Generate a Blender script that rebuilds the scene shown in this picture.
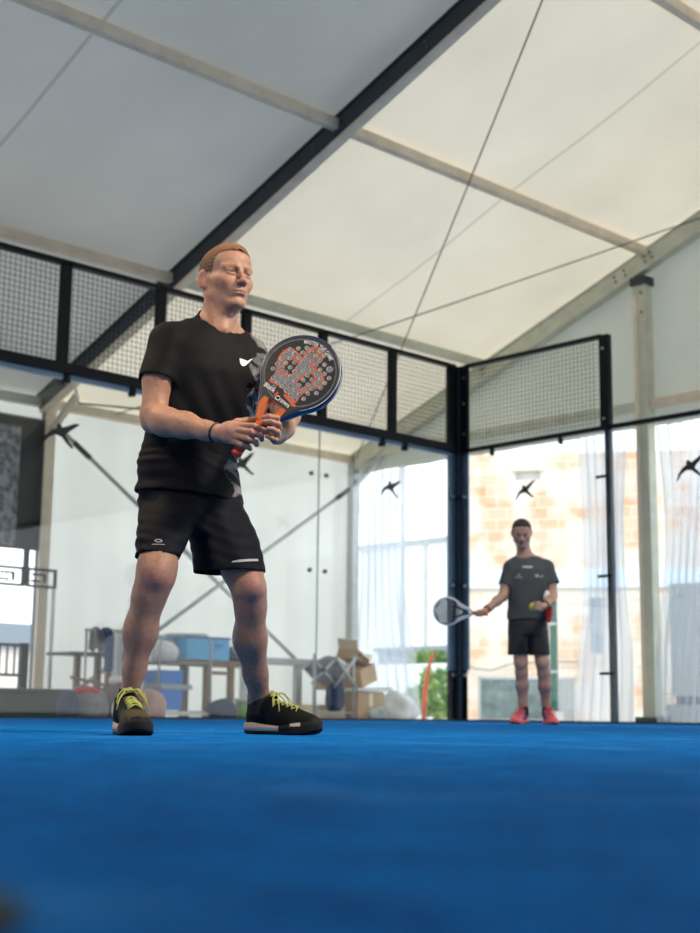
import bpy, bmesh, math, random
import numpy as np
from math import sin, cos, pi, radians
from mathutils import Vector, Matrix
from mathutils.bvhtree import BVHTree

random.seed(4)
SC = bpy.context.scene
COL = SC.collection
for o in list(bpy.data.objects):
    bpy.data.objects.remove(o)

# ---------------------------------------------------------------- camera
YAW = 0.8046
cam_d = bpy.data.cameras.new('camera')
cam = bpy.data.objects.new('camera', cam_d)
COL.objects.link(cam)
PIT, ROL = 0.1759, 0.0115
fw = Vector((-sin(YAW) * cos(PIT), cos(YAW) * cos(PIT), sin(PIT)))
rt = Vector((cos(YAW), sin(YAW), 0))
up = rt.cross(fw)
r2 = rt * cos(ROL) + up * sin(ROL)
u2 = -rt * sin(ROL) + up * cos(ROL)
m = Matrix((r2, u2, -fw)).transposed().to_4x4()
m.translation = Vector((10.3244, -11.6455, 0.0733))
cam.matrix_world = m
cam_d.sensor_fit = 'VERTICAL'
cam_d.sensor_height = 36.0
cam_d.sensor_width = 27.0
cam_d.lens = 1388.3 / 933 * 36.0
cam_d.clip_start = 0.02
cam_d.clip_end = 400
cam_d.dof.use_dof = True
cam_d.dof.focus_distance = 4.75
cam_d.dof.aperture_fstop = 3.3
SC.camera = cam

# ---------------------------------------------------------------- world, exposure
SC.view_settings.view_transform = 'Standard'
SC.view_settings.look = 'None'
SC.view_settings.gamma = 1.0
SC.view_settings.use_curve_mapping = False
SC.view_settings.exposure = 0.3
w = bpy.data.worlds.new('overcast_sky')
SC.world = w
w.use_nodes = True
nt = w.node_tree
nt.nodes.clear()
wo = nt.nodes.new('ShaderNodeOutputWorld')
bg = nt.nodes.new('ShaderNodeBackground')
tc = nt.nodes.new('ShaderNodeTexCoord')
sep = nt.nodes.new('ShaderNodeSeparateXYZ')
rmp = nt.nodes.new('ShaderNodeValToRGB')
nt.links.new(tc.outputs['Generated'], sep.inputs[0])
nt.links.new(sep.outputs['Z'], rmp.inputs['Fac'])
rmp.color_ramp.elements[0].color = (0.95, 0.97, 1.0, 1)
rmp.color_ramp.elements[1].color = (0.72, 0.86, 1.0, 1)
nt.links.new(rmp.outputs[0], bg.inputs['Color'])
bg.inputs['Strength'].default_value = 1.9
nt.links.new(bg.outputs[0], wo.inputs[0])


def area(name, loc, target, size, power, color=(1, 1, 1), sy=None, spread=180):
    l = bpy.data.lights.new(name, 'AREA')
    l.energy = power
    l.color = color
    l.size = size
    l.spread = radians(spread)
    if sy:
        l.shape = 'RECTANGLE'
        l.size_y = sy
    o = bpy.data.objects.new(name, l)
    COL.objects.link(o)
    o.location = loc
    o.rotation_euler = (Vector(target) - Vector(loc)).to_track_quat('-Z', 'Y').to_euler()
    return o


sun_d = bpy.data.lights.new('sun', 'SUN')
sun_d.energy = 1.6
sun_d.angle = radians(12)
sun_d.color = (1, 0.93, 0.82)
sun = bpy.data.objects.new('sun', sun_d)
COL.objects.link(sun)
sun.rotation_euler = (radians(38), 0, radians(65))
# added warm lamps out of frame, key and fill on the two players
area('added_warm_lamp', (10.4, -7.2, 4.3), (6.7, -8.8, 1.2), 0.6, 52, (1, 0.85, 0.68), spread=80)
area('added_warm_lamp', (4.3, -10.1, 4.2), (6.7, -8.9, 1.4), 0.5, 60, (1, 0.72, 0.48))
area('added_warm_lamp', (7.2, -11.9, 3.6), (6.7, -8.8, 1.1), 0.5, 4.5, (1, 0.76, 0.56), spread=50)
area('added_warm_lamp', (6.5, -4.5, 5.5), (2.9, -2.3, 1.0), 0.5, 16, (1, 0.88, 0.75), spread=60)


# ---------------------------------------------------------------- helpers
MATS = {}


def mat(name, color=(0.5, 0.5, 0.5), rough=0.6, metal=0.0, noise=0.0, nscale=20.0, bump=0.0, bscale=60.0,
        attr=None, spec=0.5, sheen=0.0, sss=0.0, alpha=None, emit=None, coat=0.0, color2=None, stretch=None):
    m = bpy.data.materials.new(name)
    m.use_nodes = True
    t = m.node_tree
    b = t.nodes['Principled BSDF']
    b.inputs['Base Color'].default_value = (*color, 1)
    b.inputs['Roughness'].default_value = rough
    b.inputs['Metallic'].default_value = metal
    b.inputs['Specular IOR Level'].default_value = spec
    b.inputs['Sheen Weight'].default_value = sheen
    b.inputs['Coat Weight'].default_value = coat
    if sss:
        b.inputs['Subsurface Weight'].default_value = sss
        b.inputs['Subsurface Radius'].default_value = (0.012, 0.005, 0.003)
        b.inputs['Subsurface Scale'].default_value = 1.0
    tcn = t.nodes.new('ShaderNodeTexCoord')
    co = tcn.outputs['Object']
    if stretch:
        mp = t.nodes.new('ShaderNodeMapping')
        mp.inputs['Scale'].default_value = stretch
        t.links.new(co, mp.inputs['Vector'])
        co = mp.outputs['Vector']
    src = None
    if attr:
        a = t.nodes.new('ShaderNodeAttribute')
        a.attribute_name = attr
        src = a.outputs['Color']
    if noise or color2:
        n = t.nodes.new('ShaderNodeTexNoise')
        n.inputs['Scale'].default_value = nscale
        n.inputs['Detail'].default_value = 4
        t.links.new(co, n.inputs['Vector'])
        if color2:
            r = t.nodes.new('ShaderNodeValToRGB')
            r.color_ramp.elements[0].position = 0.38
            r.color_ramp.elements[1].position = 0.62
            r.color_ramp.elements[0].color = (*color, 1)
            r.color_ramp.elements[1].color = (*color2, 1)
            t.links.new(n.outputs['Fac'], r.inputs['Fac'])
            src = r.outputs['Color']
        else:
            hs = t.nodes.new('ShaderNodeHueSaturation')
            mr = t.nodes.new('ShaderNodeMapRange')
            mr.inputs['From Min'].default_value = 0.3
            mr.inputs['From Max'].default_value = 0.7
            mr.inputs['To Min'].default_value = 1 - noise
            mr.inputs['To Max'].default_value = 1 + noise
            t.links.new(n.outputs['Fac'], mr.inputs['Value'])
            t.links.new(mr.outputs['Result'], hs.inputs['Value'])
            if src:
                t.links.new(src, hs.inputs['Color'])
            else:
                hs.inputs['Color'].default_value = (*color, 1)
            src = hs.outputs['Color']
    if src:
        t.links.new(src, b.inputs['Base Color'])
    if bump:
        n2 = t.nodes.new('ShaderNodeTexNoise')
        n2.inputs['Scale'].default_value = bscale
        n2.inputs['Detail'].default_value = 3
        t.links.new(co, n2.inputs['Vector'])
        bp = t.nodes.new('ShaderNodeBump')
        bp.inputs['Strength'].default_value = bump
        bp.inputs['Distance'].default_value = 0.01
        t.links.new(n2.outputs['Fac'], bp.inputs['Height'])
        t.links.new(bp.outputs['Normal'], b.inputs['Normal'])
    if emit:
        b.inputs['Emission Color'].default_value = (*emit[:3], 1)
        b.inputs['Emission Strength'].default_value = emit[3]
    MATS[name] = m
    return m


def pvc(name, color, trans, rough=0.4, clear=0.0, seams=None, gloss=0.06):
    """tent membrane: diffuse + translucent + thin gloss (+ clear film share)"""
    m = bpy.data.materials.new(name)
    m.use_nodes = True
    t = m.node_tree
    t.nodes.clear()
    out = t.nodes.new('ShaderNodeOutputMaterial')
    d = t.nodes.new('ShaderNodeBsdfDiffuse')
    tr = t.nodes.new('ShaderNodeBsdfTranslucent')
    g = t.nodes.new('ShaderNodeBsdfGlossy')
    g.inputs['Roughness'].default_value = rough
    tcn = t.nodes.new('ShaderNodeTexCoord')
    n = t.nodes.new('ShaderNodeTexNoise')
    n.inputs['Scale'].default_value = 0.55
    n.inputs['Detail'].default_value = 3
    t.links.new(tcn.outputs['Object'], n.inputs['Vector'])
    hs = t.nodes.new('ShaderNodeHueSaturation')
    hs.inputs['Color'].default_value = (*color, 1)
    mr = t.nodes.new('ShaderNodeMapRange')
    mr.inputs['From Min'].default_value = 0.3
    mr.inputs['From Max'].default_value = 0.7
    mr.inputs['To Min'].default_value = 0.9
    mr.inputs['To Max'].default_value = 1.08
    t.links.new(n.outputs['Fac'], mr.inputs['Value'])
    val = mr.outputs['Result']
    if seams:
        sp = t.nodes.new('ShaderNodeSeparateXYZ')
        t.links.new(tcn.outputs['Object'], sp.inputs[0])
        for s in seams:
            a = t.nodes.new('ShaderNodeMath'); a.operation = 'SUBTRACT'; a.inputs[1].default_value = s
            b = t.nodes.new('ShaderNodeMath'); b.operation = 'ABSOLUTE'
            c = t.nodes.new('ShaderNodeMath'); c.operation = 'GREATER_THAN'; c.inputs[1].default_value = 0.018
            e = t.nodes.new('ShaderNodeMapRange'); e.inputs['To Min'].default_value = 0.72; e.inputs['To Max'].default_value = 1.0
            f = t.nodes.new('ShaderNodeMath'); f.operation = 'MULTIPLY'
            t.links.new(sp.outputs['Y'], a.inputs[0]); t.links.new(a.outputs[0], b.inputs[0])
            t.links.new(b.outputs[0], c.inputs[0]); t.links.new(c.outputs[0], e.inputs['Value'])
            t.links.new(val, f.inputs[0]); t.links.new(e.outputs['Result'], f.inputs[1])
            val = f.outputs[0]
    t.links.new(val, hs.inputs['Value'])
    t.links.new(hs.outputs['Color'], d.inputs['Color'])
    t.links.new(hs.outputs['Color'], tr.inputs['Color'])
    m1 = t.nodes.new('ShaderNodeMixShader'); m1.inputs[0].default_value = trans
    t.links.new(d.outputs[0], m1.inputs[1]); t.links.new(tr.outputs[0], m1.inputs[2])
    m2 = t.nodes.new('ShaderNodeMixShader'); m2.inputs[0].default_value = gloss
    t.links.new(m1.outputs[0], m2.inputs[1]); t.links.new(g.outputs[0], m2.inputs[2])
    last = m2
    n2 = t.nodes.new('ShaderNodeTexNoise'); n2.inputs['Scale'].default_value = 1.3
    mp = t.nodes.new('ShaderNodeMapping'); mp.inputs['Scale'].default_value = (0.5, 3.0, 1.0)
    t.links.new(tcn.outputs['Object'], mp.inputs[0]); t.links.new(mp.outputs[0], n2.inputs['Vector'])
    bp = t.nodes.new('ShaderNodeBump'); bp.inputs['Strength'].default_value = 0.5; bp.inputs['Distance'].default_value = 0.05
    t.links.new(n2.outputs['Fac'], bp.inputs['Height'])
    t.links.new(bp.outputs[0], g.inputs['Normal'])
    if clear:
        tp = t.nodes.new('ShaderNodeBsdfTransparent')
        tp.inputs['Color'].default_value = (0.93, 0.96, 1, 1)
        m3 = t.nodes.new('ShaderNodeMixShader'); m3.inputs[0].default_value = clear
        t.links.new(last.outputs[0], m3.inputs[1]); t.links.new(tp.outputs[0], m3.inputs[2])
        last = m3
    t.links.new(last.outputs[0], out.inputs[0])
    return m


def glass_mat(name, tint=(0.975, 0.985, 0.98)):
    m = bpy.data.materials.new(name)
    m.use_nodes = True
    t = m.node_tree
    t.nodes.clear()
    out = t.nodes.new('ShaderNodeOutputMaterial')
    tp = t.nodes.new('ShaderNodeBsdfTransparent'); tp.inputs['Color'].default_value = (*tint, 1)
    g = t.nodes.new('ShaderNodeBsdfGlossy'); g.inputs['Roughness'].default_value = 0.0
    lw = t.nodes.new('ShaderNodeLayerWeight'); lw.inputs['Blend'].default_value = 0.5
    pw = t.nodes.new('ShaderNodeMath'); pw.operation = 'POWER'; pw.inputs[1].default_value = 4.5
    fr = t.nodes.new('ShaderNodeMapRange'); fr.inputs['To Min'].default_value = 0.024
    t.links.new(lw.outputs['Facing'], pw.inputs[0]); t.links.new(pw.outputs[0], fr.inputs['Value'])
    mx = t.nodes.new('ShaderNodeMixShader')
    t.links.new(fr.outputs[0], mx.inputs[0])
    t.links.new(tp.outputs[0], mx.inputs[1])
    t.links.new(g.outputs[0], mx.inputs[2])
    t.links.new(mx.outputs[0], out.inputs[0])
    return m


def link(name, me, material=None, parent=None, smooth=False):
    ob = bpy.data.objects.new(name, me)
    COL.objects.link(ob)
    if material:
        me.materials.append(material)
    if parent:
        ob.parent = parent
    if smooth:
        me.polygons.foreach_set('use_smooth', [True] * len(me.polygons))
    return ob


def tag(o, label=None, cat=None, group=None, kind=None):
    if label: o['label'] = label
    if cat: o['category'] = cat
    if group: o['group'] = group
    if kind: o['kind'] = kind
    return o


def empty(name, loc, label, cat, rz=0.0, group=None):
    o = bpy.data.objects.new(name, None)
    o.empty_display_size = 0.1
    COL.objects.link(o)
    o.location = loc
    o.rotation_euler = (0, 0, rz)
    return tag(o, label, cat, group)


class MB:
    """collects boxes, tubes, prisms; build() links ONE mesh"""

    def __init__(s):
        s.bm = bmesh.new()

    def box(s, lo, hi, M=None):
        x0, y0, z0 = lo; x1, y1, z1 = hi
        vs = [s.bm.verts.new(M @ Vector(p) if M else p) for p in
              ((x0, y0, z0), (x1, y0, z0), (x1, y1, z0), (x0, y1, z0), (x0, y0, z1), (x1, y0, z1), (x1, y1, z1), (x0, y1, z1))]
        for f in ((0, 3, 2, 1), (4, 5, 6, 7), (0, 1, 5, 4), (1, 2, 6, 5), (2, 3, 7, 6), (3, 0, 4, 7)):
            s.bm.faces.new([vs[i] for i in f])
        return s

    def bar(s, a, b, w, h, upv=(0, 0, 1)):
        """box section from a to b: w sideways, h along up"""
        a = Vector(a); b = Vector(b); d = b - a; L = d.length; d.normalize()
        u = Vector(upv); sd = d.cross(u)
        if sd.length < 1e-5: sd = d.cross(Vector((1, 0, 0)))
        sd.normalize(); u = sd.cross(d)
        M = Matrix((d, sd, u)).transposed().to_4x4(); M.translation = a
        return s.box((0, -w / 2, -h / 2), (L, w / 2, h / 2), M)

    def tube(s, pts, r, n=8, closed=False, caps=True):
        pts = [Vector(p) for p in pts]
        rr = r if isinstance(r, (list, tuple)) else [r] * len(pts)
        rings = []; N = len(pts); ref = None
        for i, p in enumerate(pts):
            if closed: t = pts[(i + 1) % N] - pts[i - 1]
            else: t = pts[min(i + 1, N - 1)] - pts[max(i - 1, 0)]
            t.normalize()
            if ref is None:
                ref = t.orthogonal().normalized()
            ref = (ref - t * ref.dot(t)).normalized()
            q = t.cross(ref)
            rings.append([s.bm.verts.new(p + (ref * cos(2 * pi * k / n) + q * sin(2 * pi * k / n)) * rr[i]) for k in range(n)])
        for i in range(N if closed else N - 1):
            A, B = rings[i], rings[(i + 1) % N]
            for k in range(n):
                s.bm.faces.new((A[k], A[(k + 1) % n], B[(k + 1) % n], B[k]))
        if not closed and caps:
            s.bm.faces.new(rings[0][::-1]); s.bm.faces.new(rings[-1])
        return s

    def prism(s, poly, z0, z1, M=None):
        """poly in xy extruded in z"""
        f = lambda p: M @ Vector(p) if M else Vector(p)
        a = [s.bm.verts.new(f((x, y, z0))) for x, y in poly]
        b = [s.bm.verts.new(f((x, y, z1))) for x, y in poly]
        n = len(poly)
        s.bm.faces.new(a[::-1]); s.bm.faces.new(b)
        for i in range(n):
            s.bm.faces.new((a[i], a[(i + 1) % n], b[(i + 1) % n], b[i]))
        return s

    def ball(s, c, r, seg=16):
        M = Matrix.Translation(c) @ Matrix.Diagonal((*( (r, r, r) if not isinstance(r, (tuple, list)) else r), 1))
        bmesh.ops.create_uvsphere(s.bm, u_segments=seg, v_segments=seg // 2 + 2, radius=1, matrix=M)
        return s

    def disc(s, c, nrm, r, h, n=14):
        nrm = Vector(nrm).normalized()
        return s.tube([Vector(c), Vector(c) + nrm * h], r, n)

    def build(s, name, material, parent=None, smooth=False, bevel=0.0):
        bmesh.ops.recalc_face_normals(s.bm, faces=s.bm.faces)
        me = bpy.data.meshes.new(name)
        s.bm.to_mesh(me); s.bm.free()
        ob = link(name, me, material, parent, smooth)
        if bevel:
            b = ob.modifiers.new('bevel', 'BEVEL'); b.width = bevel; b.segments = 2; b.limit_method = 'ANGLE'
        return ob


# ---------------------------------------------------------------- materials
M_turf = None


def make_turf():
    m = bpy.data.materials.new('blue_turf')
    m.use_nodes = True
    t = m.node_tree
    b = t.nodes['Principled BSDF']
    tcn = t.nodes.new('ShaderNodeTexCoord')
    def noise(sc, det, mapping=None, rough=0.6):
        n = t.nodes.new('ShaderNodeTexNoise'); n.inputs['Scale'].default_value = sc
        n.inputs['Detail'].default_value = det; n.inputs['Roughness'].default_value = rough
        t.links.new(tcn.outputs['Object'], n.inputs['Vector'])
        return n
    n1 = noise(85, 5, rough=0.75)
    n2 = noise(2.4, 4, rough=0.62)
    n3 = noise(26, 3)
    r = t.nodes.new('ShaderNodeValToRGB')
    r.color_ramp.elements[0].position = 0.38; r.color_ramp.elements[0].color = (0.0003, 0.034, 0.22, 1)
    r.color_ramp.elements[1].position = 0.62; r.color_ramp.elements[1].color = (0.001, 0.27, 0.88, 1)
    nmid = noise(9, 6, rough=0.7)
    addn = t.nodes.new('ShaderNodeMix'); addn.data_type = 'FLOAT'; addn.inputs['Factor'].default_value = 0.45
    t.links.new(n1.outputs['Fac'], addn.inputs['A']); t.links.new(nmid.outputs['Fac'], addn.inputs['B'])
    t.links.new(addn.outputs['Result'], r.inputs['Fac'])
    # pale sand drifts in the pile
    r2_ = t.nodes.new('ShaderNodeValToRGB')
    r2_.color_ramp.elements[0].position = 0.53; r2_.color_ramp.elements[0].color = (0, 0, 0, 1)
    r2_.color_ramp.elements[1].position = 0.78; r2_.color_ramp.elements[1].color = (0.8, 0.8, 0.8, 1)
    t.links.new(n2.outputs['Fac'], r2_.inputs['Fac'])
    mul = t.nodes.new('ShaderNodeMath'); mul.operation = 'MULTIPLY'
    t.links.new(r2_.outputs['Color'], mul.inputs[0]); t.links.new(n3.outputs['Fac'], mul.inputs[1])
    mix = t.nodes.new('ShaderNodeMix'); mix.data_type = 'RGBA'
    t.links.new(mul.outputs[0], mix.inputs['Factor'])
    t.links.new(r.outputs['Color'], mix.inputs['A'])
    mix.inputs['B'].default_value = (0.14, 0.40, 0.72, 1)
    t.links.new(mix.outputs['Result'], b.inputs['Base Color'])
    b.inputs['Roughness'].default_value = 0.85
    b.inputs['Specular IOR Level'].default_value = 0.03
    b.inputs['Sheen Weight'].default_value = 0.22
    b.inputs['Sheen Tint'].default_value = (0.02, 0.42, 1, 1)
    bp = t.nodes.new('ShaderNodeBump'); bp.inputs['Strength'].default_value = 0.7; bp.inputs['Distance'].default_value = 0.012
    t.links.new(n1.outputs['Fac'], bp.inputs['Height'])
    t.links.new(bp.outputs[0], b.inputs['Normal'])
    return m


TURF = make_turf()
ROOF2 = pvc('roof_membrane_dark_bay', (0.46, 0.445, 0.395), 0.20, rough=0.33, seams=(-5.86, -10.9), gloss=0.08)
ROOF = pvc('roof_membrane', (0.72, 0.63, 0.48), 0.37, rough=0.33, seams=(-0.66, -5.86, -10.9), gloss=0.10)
WALLG = pvc('gable_membrane', (0.62, 0.64, 0.55), 0.20, rough=0.4)
WALLP = pvc('wall_membrane', (0.80, 0.79, 0.72), 0.42, rough=0.4)
FILM = pvc('clear_curtain_film', (0.86, 0.9, 0.96), 0.75, rough=0.15, clear=0.55, gloss=0.12)
GLASS = glass_mat('toughened_glass')
BLACKS = mat('black_powder_coat', (0.003, 0.004, 0.007), 0.45, spec=0.2, noise=0.2)
NAVY = mat('dark_blue_powder_coat', (0.012, 0.03, 0.05), 0.35, noise=0.2)
FLANGE = mat('blue_grey_flange', (0.16, 0.25, 0.36), 0.3, metal=0.3, noise=0.15, nscale=3)
GALV = mat('galvanised_metal', (0.42, 0.44, 0.44), 0.42, metal=0.6, noise=0.12, nscale=8)
ALU = mat('cream_aluminium', (0.80, 0.67, 0.50), 0.5, metal=0.0, noise=0.1, nscale=6)
ALUG = mat('grey_green_aluminium', (0.58, 0.58, 0.46), 0.5, metal=0.0, noise=0.1, nscale=6)
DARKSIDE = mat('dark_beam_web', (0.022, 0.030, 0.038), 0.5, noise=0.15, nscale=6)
CONC = mat('pale_concrete', (0.55, 0.54, 0.52), 0.9, noise=0.12, nscale=1.2, bump=0.2)
BOLT = mat('zinc_bolt', (0.55, 0.58, 0.62), 0.3, metal=0.8)
CABLE = mat('steel_cable', (0.12, 0.12, 0.11), 0.5, metal=0.4)
BIRD = mat('black_vinyl_sticker', (0.012, 0.014, 0.014), 0.5)

# ================================================================ STRUCTURE
mb = MB(); mb.box((0, -16.5, -0.12), (17, 0.0, 0.0))
tag(mb.build('floor', TURF), 'blue artificial turf of the padel court', kind='structure')
mb = MB(); mb.box((-40, -16.5, -0.14), (-0.002, 60, -0.02)); mb.box((-0.002, 0.02, -0.14), (40, 60, -0.02))
tag(mb.build('ground', CONC), 'pale concrete ground outside the court', kind='structure')

HE, TN, XE, YG = 3.67, 0.372, -3.65, 1.83
RIDGE = 6.35
roofz = lambda x: HE + (x - XE) * TN if x <= RIDGE else HE + (2 * RIDGE - x - XE) * TN
# roof membrane, slightly sagging between the frames
bm = bmesh.new()
frames_y = [1.83, -3.15, -8.15, -13.15, -18.15]
ny, nx = 60, 40
ys = [2.1 + (-18.2 - 2.1) * j / ny for j in range(ny + 1)]
xs = [XE - 0.12 + (16.5 - XE) * i / nx for i in range(nx + 1)]
xs.append(RIDGE); xs.sort(); ys.append(-3.25); ys.sort(reverse=True)
grid = []
for y in ys:
    ph = ((y - 1.83) % 5.0) / 5.0
    sag = -0.05 * sin(pi * ph) ** 2 if y < 1.83 else 0
    row = []
    for x in xs:
        pp = ((x + 1.15) % 2.52) / 2.52
        row.append(bm.verts.new((x, y, roofz(x) + 0.07 + sag * (0.3 + 0.7 * sin(pi * pp) ** 2))))
    grid.append(row)
for j in range(len(ys) - 1):
    for i in range(len(xs) - 1):
        bm.faces.new((grid[j][i], grid[j][i + 1], grid[j + 1][i + 1], grid[j + 1][i]))
me = bpy.data.meshes.new('ceiling'); bm.to_mesh(me); bm.free()
o = tag(link('ceiling', me, ROOF, smooth=True), 'cream tent roof membrane', kind='structure')
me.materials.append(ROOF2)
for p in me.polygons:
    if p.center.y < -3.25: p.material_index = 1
# the tent is closed behind the viewer
def plain(name, quad, label):
    me = bpy.data.meshes.new(name); me.from_pydata(quad, [], [tuple(range(len(quad)))]); me.update()
    return tag(link(name, me, WALLB), label, kind='structure')
WALLB = pvc('wall_membrane_back', (0.42, 0.43, 0.42), 0.12, rough=0.5)
plain('wall_back', [(16.45, -18.2, 0), (16.45, 1.9, 0), (16.45, 1.9, 3.7), (16.45, -18.2, 3.7)], 'tent side wall behind the viewer')
plain('wall_left', [(XE, -18.2, 0), (16.4, -18.2, 0), (16.4, -18.2, 3.7), (RIDGE, -18.2, 7.45), (XE, -18.2, 3.7)], 'tent end wall behind the viewer')


def sheet(name, p0, du, dv, nu, nv, amp, material, seed=0, freq=5.0, mask=None, label=None, parent=None):
    """slightly rippled fabric between du (width) and dv (height)"""
    bm = bmesh.new(); p0 = Vector(p0); du = Vector(du); dv = Vector(dv); n = du.cross(dv).normalized()
    rnd = random.Random(seed); ph = [rnd.random() * 6.28 for _ in range(6)]
    g = []
    for j in range(nv + 1):
        v = j / nv; row = []
        for i in range(nu + 1):
            u = i / nu
            a = amp * (sin(u * freq * 6.28 + ph[0] + 1.5 * sin(3 * v + ph[1])) * 0.5 + 0.35 * sin(u * freq * 13 + ph[2] + v * 2) + 0.3 * sin(v * 9 + u * 7 + ph[3]))
            row.append(bm.verts.new(p0 + du * u + dv * v + n * a))
        g.append(row)
    for j in range(nv):
        for i in range(nu):
            bm.faces.new((g[j][i], g[j][i + 1], g[j + 1][i + 1], g[j + 1][i]))
    me = bpy.data.meshes.new(name); bm.to_mesh(me); bm.free()
    return link(name, me, material, parent, smooth=True)


XW = XE - 0.06
# side wall: bay beside the gable (full height) ; bay left of the main leg starts at 1.9 m with a dark windscreen
tag(sheet('wall_side', (XW, -3.15, 0.0), (0, 5.0, 0), (0, 0, 3.64), 60, 30, 0.03, WALLP, 1), 'white membrane side wall', kind='structure')
tag(sheet('trim_1', (XW, -8.15, 3.42), (0, 5.0, 0), (0, 0, 0.24), 20, 3, 0.004, WALLP, 2), 'cream valance over the dark side panel', kind='structure')
tag(sheet('wall_far', (XW, -16.0, 0.0), (0, 7.85, 0), (0, 0, 3.64), 30, 20, 0.03, WALLP, 5), 'white membrane side wall further along', kind='structure')


def gable(name, x0, x1, zb, seed):
    bm = bmesh.new(); n = 36; mrows = 12
    rnd = random.Random(seed); p = rnd.random() * 6
    g = []
    for j in range(mrows + 1):
        v = j / mrows; row = []
        for i in range(n + 1):
            x = x0 + (x1 - x0) * i / n
            zt = roofz(x) + 0.02
            z = zb + (zt - zb) * v
            row.append(bm.verts.new((x, YG + 0.11 + 0.022 * sin(x * 5 + p + v * 2) + 0.012 * sin(x * 13 + v), z)))
        g.append(row)
    for j in range(mrows):
        for i in range(n):
            bm.faces.new((g[j][i], g[j][i + 1], g[j + 1][i + 1], g[j + 1][i]))
    me = bpy.data.meshes.new(name); bm.to_mesh(me); bm.free()
    return tag(link(name, me, WALLG, smooth=True), 'white gable wall membrane above the opening', kind='structure')


gable('wall_gable', XE, 1.27, 3.42, 1)
gable('wall_end', 1.27, 6.3, 3.42, 2)
gable('wall_right', 6.3, 16.3, 3.42, 3)


# ---- tent frame
def beam_profile(mb, a, b, w, h):
    mb.bar(a, b, w, h)


def rafter(y, label, web, flange, bolts=True, dz=0.0, fw_=0.13):
    t = empty('roof_beam', (XE, y, HE - 0.1), label, 'roof beam', group=None)
    off = Vector(t.location)
    a = Vector((XE, 0, HE - 0.13 + dz)) ; b = Vector((RIDGE, 0, roofz(RIDGE) - 0.13 + dz))
    a.y = b.y = y
    d = (b - a).normalized(); nup = Vector((-d.z, 0, d.x))
    a2, b2 = a - off, b - off
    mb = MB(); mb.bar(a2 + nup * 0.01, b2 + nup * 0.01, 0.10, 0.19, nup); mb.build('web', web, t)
    mb = MB(); mb.bar(a2 - nup * 0.10, b2 - nup * 0.10, fw_, 0.03, nup)
    mb.build('flange', flange, t, bevel=0.004)
    mb = MB(); mb.bar(a2 + nup * 0.112, b2 + nup * 0.112, 0.13, 0.02, nup)
    mb.build('keder_rail', web, t)
    if bolts:
        for s in (2.2, 2.35, 2.65, 4.9, 5.05, 5.35, 5.45, 6.6, 7.5):
            for q in (-0.03, 0.04):
                c = a2 + d * s + nup * q
                mb = MB(); mb.disc(c + Vector((0, -0.05, 0)), (0, -1, 0), 0.014, 0.012, 8); mb.build('bolt', CABLE, t)
    # other slope
    t2a = Vector((RIDGE, y, roofz(RIDGE) - 0.13)) - off; t2b = Vector((16.35, y, HE - 0.13)) - off
    mb = MB(); mb.bar(t2a, t2b, 0.12, 0.22); mb.build('far_slope_beam', flange, t)
    return t


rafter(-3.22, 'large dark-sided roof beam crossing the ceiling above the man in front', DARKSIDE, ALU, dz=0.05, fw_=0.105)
rafter(1.83, 'pale grey-green roof beam along the top of the gable wall', ALUG, ALUG)
for y in (-8.15, -13.15):
    rafter(y, 'roof beam of the tent overhead, out of the picture', DARKSIDE, ALU)


def leg(x, y, label, side, front, h=HE - 0.02, zb=-0.02):
    t = empty('tent_post', (x, y, zb), label, 'post')
    mb = MB(); mb.box((-0.02, -0.055, 0), (0.085, 0.055, h - zb)); mb.build('profile', side, t, bevel=0.005)
    mb = MB(); mb.box((0.085, -0.065, 0), (0.11, 0.065, h - zb)); mb.build('front_flange', front, t)
    mb = MB(); mb.box((-0.14, -0.11, 0), (0.17, 0.11, 0.02)); mb.build('base_plate', GALV, t)
    # haunch bracket under the eave
    mb = MB(); mb.bar((0.05, 0, h - zb - 0.42), (0.62, 0, h - zb - 0.03), 0.06, 0.07); mb.build('haunch', front, t)
    return t


leg(XE, -3.15, 'tall tent post with cream face between the dark side panel and the white side wall', DARKSIDE, ALU)
leg(XE, 1.83, 'grey tent post in the far corner where side wall and gable meet', GALV, GALV)
leg(XE, -8.15, 'tent post of the next bay, out of the picture', DARKSIDE, ALU)
t = empty('tent_post', (1.27, YG, -0.02), 'tall gable post rising from the ground to the roof beam on the right', 'post')
mb = MB(); mb.box((-0.06, -0.09, 0), (0.11, 0.06, 5.22)); mb.build('profile', ALUG, t, bevel=0.005)
mb = MB(); mb.box((-0.055, -0.10, 0.4), (0.0, -0.088, 5.0)); mb.build('front_strip', ALU, t)
mb = MB(); mb.box((-0.08, -0.11, 5.12), (0.13, 0.08, 5.22)); mb.build('head_bracket', DARKSIDE, t)
for z in (4.78, 5.02):
    mb = MB(); mb.disc((0.06, -0.09, z), (0, -1, 0), 0.015, 0.012); mb.build('bolt', CABLE, t)
mb = MB(); mb.box((-0.12, -0.16, 0), (0.17, 0.12, 0.09)); mb.build('base_shoe', DARKSIDE, t)


def purlin(x, y0, y1, label, mt):
    z = roofz(x) - 0.03
    mb = MB(); mb.box((x - 0.045, y0, z - 0.055), (x + 0.045, y1, z + 0.055))
    tag(mb.build('purlin', mt, bevel=0.012), label, 'roof purlin')


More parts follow.
